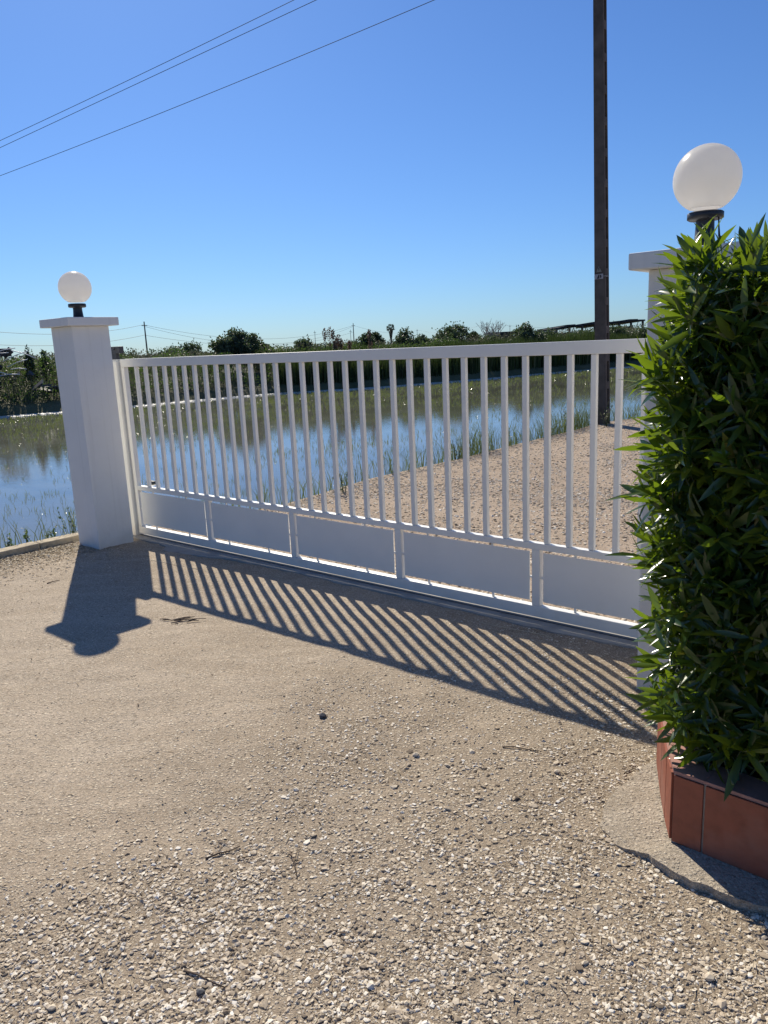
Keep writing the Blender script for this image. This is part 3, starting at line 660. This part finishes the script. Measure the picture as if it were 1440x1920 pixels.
# leafy weeds by the kerb
for (px, py, nst, hgt, lab) in [(20, 1030, 7, .16, "green leafy weed behind the kerb at the left edge of the photo"), (62, 1018, 4, .26, "thin weed stalks behind the kerb, second clump from the left edge"), (100, 1012, 5, .16, "low weed behind the kerb, midway to the left pillar"), (137, 1003, 6, .30, "tall spindly weed next to the left pillar"),
                               (855, 858, 6, .36, "small weed on the water's edge left of the taller seed-headed weeds"), (955, 828, 9, .52, "tall seed-headed weed on the water's edge, left of the utility pole"), (1062, 806, 10, .58, "dense tall weed on the water's edge beside the utility pole"), (1140, 800, 7, .50, "dry seed-headed weed in front of the utility pole"), (640, 925, 6, .30, "thin dark weed where the track meets the water")]:
    p = gnd(px, py, .0); e = empty("weed", (p[0], p[1], float(gz(p[0], p[1]))-.02)); tag(e, lab, "weed", "weeds along the water's edge")
    near_ = px < 200; sb = MB(); B_, D_, U_, L2, W2 = [], [], [], [], []
    for s in range(nst):
        a = random.uniform(0, 6.28); ln = random.uniform(.05, .35); h = hgt*random.uniform(.55, 1.1)
        pts = [Vector((random.gauss(0, .03), random.gauss(0, .03), 0))]
        for q in range(1, 5): pts.append(pts[0]+Vector((math.cos(a)*ln*h*(q/4)**1.4, math.sin(a)*ln*h*(q/4)**1.4, h*q/4)))
        sb.tube(pts, .0028 if near_ else .005, 4, .0012 if near_ else .003)
        for q in range(14 if near_ else 10):
            f = random.uniform(.15, 1); i0 = min(3, int(f*4)); pt = pts[i0].lerp(pts[i0+1], f*4-i0); B_.append(pt[:]); D_.append(unit(RNG.normal(0, 1, 3)+np.array([0, 0, .6]))); U_.append((0, 0, 1)); l = random.uniform(.018, .045)*(1 if near_ else 1.1); L2.append(l); W2.append(l*.22)
    sb.build("stalks", M_grass, e); V, PP = leaves_mesh(np.array(B_), np.array(D_), unit(np.array(U_, float)+RNG.normal(0, .3, (len(U_), 3))), np.array(L2), np.array(W2)); np_mesh("leaves", V, PP, M_bramble if near_ else M_grass, e)

# far bank growth
def along_far(n, e0, e1, t0=-30, t1=50, pw=1.0):
    seg = FAR[1:-1]; s = np.concatenate([[0], np.cumsum(np.hypot(*(seg[1:]-seg[:-1]).T))]); u = RNG.random(n)*s[-1]
    x = np.interp(u, s, seg[:, 0]); y = np.interp(u, s, seg[:, 1]); i = np.clip(np.searchsorted(s, u)-1, 0, len(seg)-2); dv = unit(seg[i+1]-seg[i]); e = e0+(e1-e0)*RNG.random(n)**pw
    return x-dv[:, 1]*e, y+dv[:, 0]*e, e
# pale low lip along the far water line
seg = FAR[1:-1]; mv = []; 
for i, p in enumerate(seg):
    dv = unit(seg[min(i+1, len(seg)-1)]-seg[max(i-1, 0)]); nn = np.array([-dv[1], dv[0]]); mv += [(*(p-nn*.45), WZ-.2), (*(p-nn*.45), WZ+.015), (*(p+nn*.18), WZ+.08), (*(p+nn*.18), WZ-.2)]
fs = []
for i in range(len(seg)-1):
    for k in range(3): a = i*4+k; fs.append((a, a+1, a+5, a+4))
lip = np_mesh("kerb", mv, [np.array(fs)], mat_simple("pale_lip", (.66, .64, .58), .35, .12, 1)); tag(lip, kind="structure")
x, y, e = along_far(60000, .3, 3.2); k = x > -6+1.5*vnoise(x, y, .5); x, y, e = x[k], y[k], e[k]
hh = RNG.uniform(1.0, 1.45, len(x))*(.75+.35*vnoise(x, y, .35))
blades("reed_bed", np.stack([x, y, gz(x, y)-.05], -1), hh, RNG.uniform(.025, .05, len(x)), .10, M_reed, "dark bed of reeds along the far bank")
def cloud(n, cfun, s0, s1, mat, name, label=None, parent=None, origin=(0, 0, 0), asp=.5):
    c = cfun(n); n = len(c); d = unit(RNG.normal(0, 1, (n, 3))+np.array([0, 0, .25])); u = unit(RNG.normal(0, 1, (n, 3))); sd_ = unit(np.cross(d, u)); L_ = RNG.uniform(s0, s1, n)[:, None]
    V = np.stack([c, c+d*L_*.5+sd_*L_*asp*.5, c+d*L_, c+d*L_*.5-sd_*L_*asp*.5], 1).reshape(-1, 3)-np.array(origin)
    o = np_mesh(name, V, [np.array([[0, 1, 2, 3]])+(np.arange(n)*4)[:, None]], mat, parent)
    if label: tag(o, label, None, None, "stuff")
    return o
def cf(n):
    x, y, e = along_far(n, .35, 4.5); k = x < 2+4*vnoise(x, y, .7); x, y, e = x[k], y[k], e[k]
    top = gz(x, y)+(.42+.60*sstep(0, 3, e))*(.72+.6*vnoise(x, y, .9))
    return np.stack([x, y, gz(x, y)+(top-gz(x, y))*RNG.random(len(x))**.6], -1)
cloud(120000, cf, .05, .13, M_bramble, "bramble", "green brambles and tall weeds covering the far bank")
def cf2(n):
    x, y, e = along_far(n, 3.5, 10); b = vnoise(x, y, .45)
    hgt_ = np.where(x < -11.5, 1.05+.55*b, 1) * np.where(x < -11.5, 1, 0) + np.where(x >= -11.5, 1, 0) * np.where(x < -4, .75+.6*b, (.92+.75*b)); return np.stack([x, y, gz(x, y)+hgt_*RNG.random(len(x))**.55], -1)
cloud(110000, cf2, .06, .16, M_scrub, "dry_scrub", "grey dry scrub behind the far bank")
x, y, e = along_far(22000, .3, 8); k = x < 3; x, y = x[k], y[k]
blades("dry_grass", np.stack([x, y, gz(x, y)], -1), RNG.uniform(.5, 1.25, len(x)), RNG.uniform(.015, .03, len(x)), .2, M_scrub, "tall dry grass on the far bank")

# ------------------------------------------------------------------ trees beyond the far bank
def horizon(px): 
    a, b = 400.0, 900.0
    for _ in range(40):
        m_ = (a+b)/2
        if ray(px, m_)[2] > 0: a = m_
        else: b = m_
    return a
def tree(px, ptop, wpx, D, lab, mat=M_olive, n=5200, kind="loose", s=(.09, .19), cat="tree", name="broadleaf_tree", bark=M_bark, low=0):
    p = at_dist(px, ptop, D); H = p[2]; bx_, by_ = p[0], p[1]; zb = float(gz(bx_, by_)); W_ = wpx/FPX*D*.60; H -= zb; n = int(n*1.7)
    e = empty(name, (bx_, by_, zb)); tag(e, lab, cat, "trees beyond the flooded field")
    rs = np.random.default_rng(int(abs(px)*7+ptop)); cs, rd = [], []
    nl = 12 if kind == "loose" else 5
    for k in range(nl):
        a = rs.uniform(0, 6.28); r = rs.uniform(0, .72)*W_; q = r/W_
        z = H*(rs.uniform(.30, .80)*(1-.45*q*q)); rr_ = W_*rs.uniform(.26, .46) if kind == "loose" else W_*rs.uniform(.5, .7)
        if kind != "loose": r *= .5
        rr_ = min(rr_, H*.3 if kind == "loose" else H*.42); z = min(z, H-rr_*.95); cs.append((r*math.cos(a), r*math.sin(a), z)); rd.append(rr_)
    cs.append((rs.uniform(-.1, .1)*W_, 0, H-W_*.28 if W_*.28 < H*.4 else H*.72)); rd.append(min(W_*.28, H*.27))
    cs = np.array(cs); rd = np.array(rd)
    m = MB(); tr_ = .05+.022*H; fork = H*.28
    m.tube([(0, 0, -.1), (.02*H, .01*H, fork*.5), (0, 0, fork)], tr_, 8, tr_*.75)
    for c_, r_ in zip(cs, rd):
        md = (c_*.5+np.array([0, 0, fork*.5]))+rs.normal(0, .04*H, 3); m.tube([(0, 0, fork*.9), tuple(md), tuple(c_)], tr_*.5, 5, tr_*.12)
    m.build("trunk", bark, e)
    def f(n_):
        w_ = rd**2; i = rs.choice(len(rd), n_, p=w_/w_.sum()); v = unit(rs.normal(0, 1, (n_, 3))); rad_ = rd[i]*(.45+.62*rs.random(n_)**.6)
        if kind == "loose":
            # twig clusters: snap part of the leaves to random cluster points
            cc = cs[i]+v*rad_[:, None]*np.array([1, 1, .85]); ncl = 260; cl = cc[:ncl]; j = rs.integers(0, ncl, n_); cc = cl[j]+rs.normal(0, .085*W_/1.3+.03, (n_, 3)); 
        else: cc = cs[i]+v*rad_[:, None]*np.array([1, 1, .8])
        return cc[cc[:, 2] > H*.05]
    cloud(n, f, s[0], s[1], mat, "crown", parent=e); return e
tree(236, 653, 60, 62, "low grey-green olive tree between the left pillar and the distant power pole", n=3000, s=(.1, .2))
tree(303, 650, 62, 44, "sparse thin-leaved tree right of the left distant power pole", n=2600)
tree(346, 643, 62, 46, "rounded green tree left of the tall ragged olive", n=5200)
tree(384, 662, 40, 42, "lowest bushy shrub left of the tall ragged olive", n=1800)
tree(443, 619, 74, 39, "tall ragged olive tree, the highest one left of centre", n=7500)
tree(491, 642, 46, 41, "small dense round tree right against the tall ragged olive", M_pine, 5000, "dense")
tree(572, 636, 56, 41, "sparse grey-leaved bush left of the brown reed plumes", n=3600)
tree(682, 628, 40, 41, "grey-green bush right of the middle distant power pole", n=3400)
tree(703, 622, 52, 60, "dark round tree close left of the palm", M_pine, 7000, "dense", s=(.10, .2))
tree(757, 620, 56, 44, "bushy olive tree immediately right of the palm", n=5200)
tree(790, 630, 40, 44, "low olive bush between the two big bushy trees right of the palm", n=3200)
tree(838, 611, 88, 46, "widest bushy olive tree, between the palm and the bare tree", n=9500)
tree(887, 621, 30, 62, "little dark tree left of the bare tree", M_pine, 3000, "dense", s=(.10, .2))
tree(922, 631, 70, 48, "low bushy olive at the foot of the bare tree", n=5200)
tree(987, 608, 58, 48, "rounded olive tree right of the bare tree", n=6800)
tree(1030, 622, 60, 50, "low olive bush left of the collapsed shed", n=4200)
tree(1082, 622, 80, 52, "low wide bush in front of the collapsed shed, left of the utility pole", n=5600)
tree(1165, 612, 90, 54, "low wide bush in front of the collapsed shed, right of the utility pole", n=6200)
tree(52, 655, 13, 34, "small spiky bush on the scrap heap by the left edge", n=900, cat="bush", name="bush")
tree(82, 661, 14, 35, "wispy thin bush just left of the left pillar", n=500, cat="bush", name="bush")
# trees just out of frame, so the row does not stop at the picture's edge
for (px, pt, wp, D) in [(-125, 640, 90, 36), (-190, 650, 110, 33), (1290, 605, 100, 58), (1400, 600, 110, 60), (1560, 590, 120, 64)]:
    tree(px, pt, wp, D, "bushy olive tree %s the photo's %s edge" % ({-125: "just past", -190: "well past", 1290: "just past", 1400: "farther past", 1560: "farthest past"}[px], "left" if px < 0 else "right"), n=4000)
# bare tree
p = at_dist(921, 588, 60); zb = float(gz(p[0], p[1])); bt = empty("bare_tree", (p[0], p[1], zb)); tag(bt, "leafless pale tree with a fan of thin bare branches", "tree", "trees beyond the flooded field")
m = MB(); Hb = p[2]-zb; rs = random.Random(4)
def branch(p0, d, L_, r, k):
    p1 = p0+d*L_*.5+Vector((rs.gauss(0, .04), rs.gauss(0, .04), .02))*L_; p2 = p0+d*L_
    m.tube([p0, p1, p2], r, 5, r*.6)
    if k == 0: return
    for q in range(3):
        nd = (d+Vector((rs.gauss(0, .42), rs.gauss(0, .42), rs.gauss(.10, .22)))).normalized(); branch(p2 if q < 2 else p1, nd, L_*rs.uniform(.55, .8), r*.58, k-1)
m.tube([(0, 0, -.1), (.02, 0, Hb*.2)], .10, 7, .08)
for q in range(7):
    a = q*.9; branch(Vector((.02, 0, Hb*.2)), Vector((math.cos(a)*.48, math.sin(a)*.48, 1)).normalized(), Hb*.27, .05, 3)
m.build("branches", M_dead, bt)
# palm
p = at_dist(732, 605, 140); zb = float(gz(p[0], p[1])); H = p[2]-zb; pm = empty("palm_tree", (p[0], p[1], zb)); tag(pm, "single palm tree with a shaggy tuft standing above the bushes", "palm", "trees beyond the flooded field")
ch = H-.95; MB().tube([(0, 0, -.1), (.03, 0, ch*.5), (.0, 0, ch)], .16, 10, .12).build("trunk", M_bark, pm)
B_, D_, U_, L2, W2 = [], [], [], [], []
for k in range(44):                              # fan leaves
    a = random.uniform(0, 6.28); el = random.uniform(-.6, 1.35); d = np.array([math.cos(a)*math.cos(el), math.sin(a)*math.cos(el), math.sin(el)]); hub = np.array([0, 0, ch])+d*random.uniform(.35, .55)
    for q in range(9):
        dd = unit(d+RNG.normal(0, .42, 3)); B_.append(hub); D_.append(dd); U_.append(RNG.normal(0, 1, 3)); L2.append(random.uniform(.28, .44)); W2.append(.03)
    B_.append(np.array([0, 0, ch])); D_.append(d); U_.append(RNG.normal(0, 1, 3)); L2.append(.55); W2.append(.02)
V, PP = leaves_mesh(np.array(B_), np.array(D_), unit(np.array(U_)), np.array(L2), np.array(W2)); np_mesh("crown", V, PP, M_pine, pm)
B_, D_, U_, L2, W2 = [], [], [], [], []
for k in range(260):
    a = random.uniform(0, 6.28); z = ch-random.uniform(0, 1.9); r = .50*(1-(ch-z)/2.3); B_.append((math.cos(a)*r*.8, math.sin(a)*r*.8, z)); D_.append(unit(np.array([math.cos(a)*.3, math.sin(a)*.3, -1.0]))); U_.append((math.cos(a), math.sin(a), .1)); L2.append(.35); W2.append(.05)
V, PP = leaves_mesh(np.array(B_), np.array(D_), unit(np.array(U_)), np.array(L2), np.array(W2)); np_mesh("dead_skirt", V, PP, M_scrub, pm)
# tall reed plumes
def plume(items, lab):
    p0 = at_dist(items[0][0], items[0][1], 37.5); zb = float(gz(p0[0], p0[1])); e = empty("giant_reed", (p0[0], p0[1], zb)); tag(e, lab, "reed", "giant reeds on the far bank")
    for (px, pt, s) in items:
        p = at_dist(px, pt, 37.5+random.uniform(-.4, .4)); x0, y0, z1 = p[0]-p0[0], p[1]-p0[1], p[2]-zb; hgt = .55*s
        MB().tube([(x0+random.uniform(-.08, .08), y0, -.1), (x0, y0, z1*.6), (x0, y0, z1-hgt*.3)], .016, 5, .009).build("stem", M_scrub, e)
        def f(n): 
            t = RNG.random(n); r = .085*s*np.sin(np.pi*np.clip(t*.9+.08, 0, 1)); a = RNG.uniform(0, 6.28, n); return np.stack([x0+r*np.cos(a), y0+r*np.sin(a), z1-hgt*t], -1)
        cloud(150, f, .05, .12, M_plume, "plume", parent=e)
plume([(608, 617, 1.0), (617, 615, 1.5), (623.5, 619, .8)], "cluster of the tallest brown reed plumes, the left one of two")
plume([(630, 634, .9), (634, 627, 1.1), (639, 636, .8), (627, 640, .7)], "shorter bushy cluster of brown reed plumes, the right one of two")
plume([(655, 639, .8), (692, 620, .7), (694, 640, 1.0)], "scattered thin reed plumes around the middle distant power pole")
# water edge bits
p = gnd(284, 906, WZ); v = IV*RNG.uniform(.7, 1.2, (12, 1))*np.array([.10, .05, .035]); o = np_mesh("driftwood", v, [IF], M_rust, loc=(p[0], p[1], WZ+.015)); tag(o, "small dark lump floating on the water near the left end of the gate", "debris")

# ------------------------------------------------------------------ big concrete utility pole with signs and wires
pb = gnd(1130, 795); PH = 11.0; up_ = empty("utility_pole", (pb[0], pb[1], 0), rad(-36)); TILT = Matrix.Rotation(rad(1.35), 4, Vector((-.28, -.96, 0))); up_.matrix_world = Matrix.Translation((pb[0], pb[1], 0)) @ TILT @ Matrix.Rotation(rad(-36), 4, "Z"); tag(up_, "tall brown concrete utility pole with a ladder of recesses, behind the gate", "pole")
def taper(m, x0, x1, y0, y1, z0, z1):
    f = lambda z: 1-.028*z; b = bmesh.new(); bmesh.ops.create_cube(b, size=1)
    for v in b.verts:
        z = z0 if v.co.z < 0 else z1; k = f(z); v.co = Vector(((x0 if v.co.x < 0 else x1)*k, (y0 if v.co.y < 0 else y1)*k, z))
    m._add(b)
# local: -y faces the camera side, +x is the recessed side seen on the right
m = MB(); a_ = .104
taper(m, -a_, a_, -a_, -.045, -.6, PH); taper(m, -a_, a_, .060, a_, -.6, PH); taper(m, -.065, .065, -.0455, .0605, -.6, PH)
z = .15; 
while z < PH-.3:
    for sx in (-1, 1):
        b = [(.0652*sx), (.1038*sx)]; taper(m, min(b), max(b), -.0452, .0602, z, z+.13)
    z += .49
m.build("shaft", M_polec, up_)
yf = -a_*(1-.028*2.7)-.004
s_ = empty("warning_sign", (pb[0], pb[1], 0), rad(-36)); s_.matrix_world = Matrix.Translation((pb[0], pb[1], 0)) @ TILT @ Matrix.Rotation(rad(-36), 4, "Z"); tag(s_, "small faded metal warning plate with a triangle strapped to the utility pole", "sign")
m = MB(); m.prism([(-.062, .0), (.036, .0), (-.013, .10)], 0, .004); 
for v in m.bm.verts: v.co = Vector((v.co.x, yf-v.co.z, 2.672+v.co.y))
m.build("triangle", M_signY, s_)
m = MB(); m.prism([(-.010, .078), (-.028, .045), (-.014, .047), (-.024, .012), (.004, .052), (-.010, .050), (.002, .078)], 0, .002)
for v in m.bm.verts: v.co = Vector((v.co.x, yf-.0045-v.co.z, 2.672+v.co.y))
m.build("lightning_mark", M_ink, s_)
MB().box(-.094, .062, yf-.004, yf, 2.555, 2.640, .001).build("plate", M_sign, s_)
m = MB(); m.prism([(-.05, 2.562), (-.02, 2.628), (-.004, 2.628), (-.006, 2.562)], 0, .002); m.prism([(.008, 2.63), (.030, 2.618), (.036, 2.59), (.016, 2.566), (.004, 2.58)], 0, .002)
for v in m.bm.verts: v.co = Vector((v.co.x, yf-.0045-v.co.z, v.co.y))
m.build("marking", M_ink, s_)
m = MB(); m.box(-a_*.93-.003, a_*.93+.003, -a_*.93-.003, a_*.93+.003, 2.594, 2.602); m.build("strap", M_sign, s_)
# cross arm and insulators at the top (above the frame)
MB().box(-.9, .9, -.06, .06, PH-.6, PH-.5, .01).build("crossarm", M_rust, up_)
# overhead wires: fitted in the vertical plane from the pole to the next pole on the left
wd_ = unit(np.array([-1.0, .52])); 
def on_plane(px, py):
    r = ray(px, py); nrm_ = np.array([-wd_[1], wd_[0]]); t = (pb[:2]@nrm_)/(r[:2]@nrm_); P = np.array([0, 0, EYE])+r*t; return (P[:2]-pb[:2])@wd_, P[2]
WEND = None
for i, (pp, lab) in enumerate([([(0, 263.7), (291.7, 126), (551, 0)], "uppermost of the three overhead wires crossing the sky"), ([(0, 277), (291.7, 140.5), (593, 0)], "middle of the three overhead wires crossing the sky"), ([(0, 329.6), (291.7, 216), (496, 133), (814, 0)], "lowest of the three overhead wires crossing the sky")]):
    S = np.array([on_plane(*q) for q in pp]); c2 = np.polyfit(S[:, 0], S[:, 1], 2)
    c2 = c2 if c2[0] > 0 else np.array([0, *np.polyfit(S[:, 0], S[:, 1], 1)])
    ss = np.linspace(0.0, max(34, S[:, 0].max()*1.25), 60); m = MB()
    print("wire", i, S, np.polyval(c2, 0))
    m.tube([(pb[0]+wd_[0]*s, pb[1]+wd_[1]*s, np.polyval(c2, s)) for s in ss], .006, 5); WEND = (pb[:2]+wd_*ss[-1], np.polyval(c2, ss[-1]))
    tag(m.build("overhead_wire", M_wire), lab, "wire", "overhead wires")

# ------------------------------------------------------------------ distant power poles and lines
far_poles = []
for (px, pt, H_, lab) in [(270, 603, 8, "left one of the two tall distant power poles, near the left pillar"), (662, 606, 8, "right one of the two tall distant power poles, above the gate's middle"), (590, 620, 8, "thin distant pole left of the brown reed plumes"),
                          (657, 618, 8, "thin distant pole close beside the middle power pole"), (782, 617, 8, "thin distant pole between the bushy trees right of the palm"), (912, 604, 8, "dark distant post inside the bare tree"), (538, 643, 4, "shortest distant post, alone right of the round tree"), (956, 609, 8, "faint distant mast right of the bare tree"), (-150, 596, 8, "distant power pole past the left edge of the photo"), (1330, 588, 8, "distant power pole past the right edge of the photo")]:
    hz = horizon(px); D = (H_-EYE)*FPX/max(hz-pt, 4); p = at_dist(px, pt, D); e = empty("power_pole", (p[0], p[1], 0)); tag(e, lab, "pole", "distant power poles")
    m = MB(); m.tube([(0, 0, 0), (0, 0, p[2])], .16 if px in (270, 662) else .11, 7, .10 if px in (270, 662) else .07); m.build("post", M_wood, e)
    MB().box(-.5, .5, -.05, .05, p[2]-.75, p[2]-.63).build("crossarm", M_wood, e); far_poles.append((px, p))
fpz = {q[0]: q[1] for q in far_poles}
def span(a, b, dz, sag, lab, r=.022):
    m = MB(); A_, B_ = fpz[a], fpz[b]
    m.tube([tuple(A_+(B_-A_)*t-np.array([0, 0, dz+sag*4*t*(1-t)])) for t in np.linspace(0, 1, 28)], r, 4, cap=False); tag(m.build("power_line", M_wire), lab, "power line", "distant power lines")
span(-150, 270, .5, 1.5, "upper power line running left from the left distant pole"); span(-150, 270, 2.3, 1.3, "lower power line running left from the left distant pole")
span(270, 662, .6, 3.0, "upper power line between the two tall distant poles"); span(270, 662, .85, 3.9, "middle power line between the two tall distant poles"); span(270, 662, 2.4, 2.6, "lower power line between the two tall distant poles")
span(662, 782, .6, 1.6, "power line running right from the middle distant pole to the palm"); span(782, 912, .4, 2.0, "faint power line between the palm and the bare tree"); span(912, 1330, .4, 3.0, "faint power line right of the bare tree")

# ------------------------------------------------------------------ sheds, scrap
def base_at(px, py, D): p = at_dist(px, py, D); return p
# collapsed shed
p0 = at_dist(1046, 617, 66); p1 = at_dist(1208, 599, 72); dv = unit(p1[:2]-p0[:2]); Ls = float(np.linalg.norm(p1[:2]-p0[:2])); sh = empty("collapsed_shed", (p0[0], p0[1], 0), math.atan2(dv[1], dv[0])); tag(sh, "dark collapsed shed with a sagging sheet roof behind the bushes at the right", "shed")
m = MB(); zt = [p0[2]+(p1[2]-p0[2])*t+.05*math.sin(t*17)+.08*math.sin(t*5) for t in np.linspace(0, 1, 12)]
for i in range(11):
    x0, x1 = Ls*i/11, Ls*(i+1)/11+.12; z0 = zt[i]; b = bmesh.new(); bmesh.ops.create_cube(b, size=1)
    for v in b.verts: v.co = Vector((x0 if v.co.x < 0 else x1, (0 if v.co.y < 0 else 4.0), (zt[i] if v.co.x < 0 else zt[i+1])+(0 if v.co.z < 0 else .13)+(0 if v.co.y < 0 else -.25)+(i % 2)*.05))
    m._add(b)
m.build("roof", M_shed, sh)
for i in range(8):
    x = Ls*i/7.0; zz = np.interp(i/7.0, np.linspace(0, 1, 12), zt); MB().box(x-.07, x+.07, .1, .24, 0, zz-.02).build("post", M_wood, sh)
m = MB(); m.box(.3, Ls*.55, 3.2, 3.3, 0, 1.9); m.box(Ls*.62, Ls, 1.4, 1.5, 0, 2.2); m.build("wall", M_shed, sh)
m = MB()
for i in range(6): x = Ls*(.1+.15*i); m.tube([(x, .15, 1.0), (x+.9, .2, np.interp(min(1, (x+.9)/Ls), np.linspace(0, 1, 12), zt)-.05)], .03, 5)
m.build("brace", M_wood, sh)
# low buildings
def lowbox(px, py, wpx, D, h, lab, mat, pitched=False):
    p = at_dist(px, py, D); W_ = wpx/FPX*D; e = empty("shed", (p[0], p[1], 0), rad(-12)); z = p[2]; tag(e, lab, "shed")
    MB().box(-W_/2, W_/2, 0, 3, 0, z-.25).build("wall", mat, e); MB().box(-W_/2-.15, W_/2+.15, -.15, 3.15, z-.25, z-.02, .02).build("roof", M_shed if not pitched else M_pale, e); return e
lowbox(251, 667, 26, 70, 2, "low flat dark shed seen just above the gate's left end", M_shed)
lowbox(938, 622, 44, 95, 2, "low dark roofed shed below the bare tree's branches", M_shed)
lowbox(1026, 619, 32, 100, 2, "pale low roof between the rounded olive and the collapsed shed", M_pale, True)
# scrap heap
p = at_dist(8, 672, 33); zb = float(gz(p[0], p[1])); sc_ = empty("scrap_heap", (p[0], p[1], zb)); tag(sc_, "tangled scrap heap of pale pipes and dark sheets at the left edge", "scrap")
hz = p[2]-zb+.35
rs = random.Random(8)
for k in range(26):
    a = rs.uniform(-1.6, 1.6); b = rs.uniform(-.6, .8); z0 = rs.uniform(.1, 1)*hz*(1-abs(a)/2.2); s = rs.uniform(.1, .26)
    MB().box(a-s, a+s, b-s*.6, b+s*.6, z0-.03, z0+.03, 0, Matrix.Rotation(rs.uniform(-.8, .8), 3, 'Y') @ Matrix.Rotation(rs.uniform(-1, 1), 3, 'X'), (a, b, z0)).build("sheet", M_rust, sc_)
for k in range(15):
    a = rs.uniform(-1.5, .9); z0 = rs.uniform(.35, 1.0)*hz; L_ = rs.uniform(.4, 1.1); t_ = rs.uniform(-.6, .35); b = rs.uniform(-.7, 0)
    MB().tube([(a-L_/2*math.cos(t_), b, z0-L_/2*math.sin(t_)), (a, b+.05, z0+.04), (a+L_/2*math.cos(t_), b, z0+L_/2*math.sin(t_))], .017, 5).build("pipe", M_pipe, sc_)
m = MB(); m.tube([(-1.2, -.8, .35*hz), (-.6, -.8, .45*hz), (-.1, -.8, .62*hz), (.05, -.8, .82*hz), (-.2, -.8, .86*hz), (-.6, -.8, .75*hz)], .04, 6); m.build("bent_pipe", M_sign, sc_)
p = at_dist(-2, 655, 33.5); b_ = MB().box(-.5, .32, -.3, .3, -.28, .02, .02).build("crate", M_shed, None, (p[0], p[1], p[2])); tag(b_, "dark box sitting on top of the scrap heap", "crate")
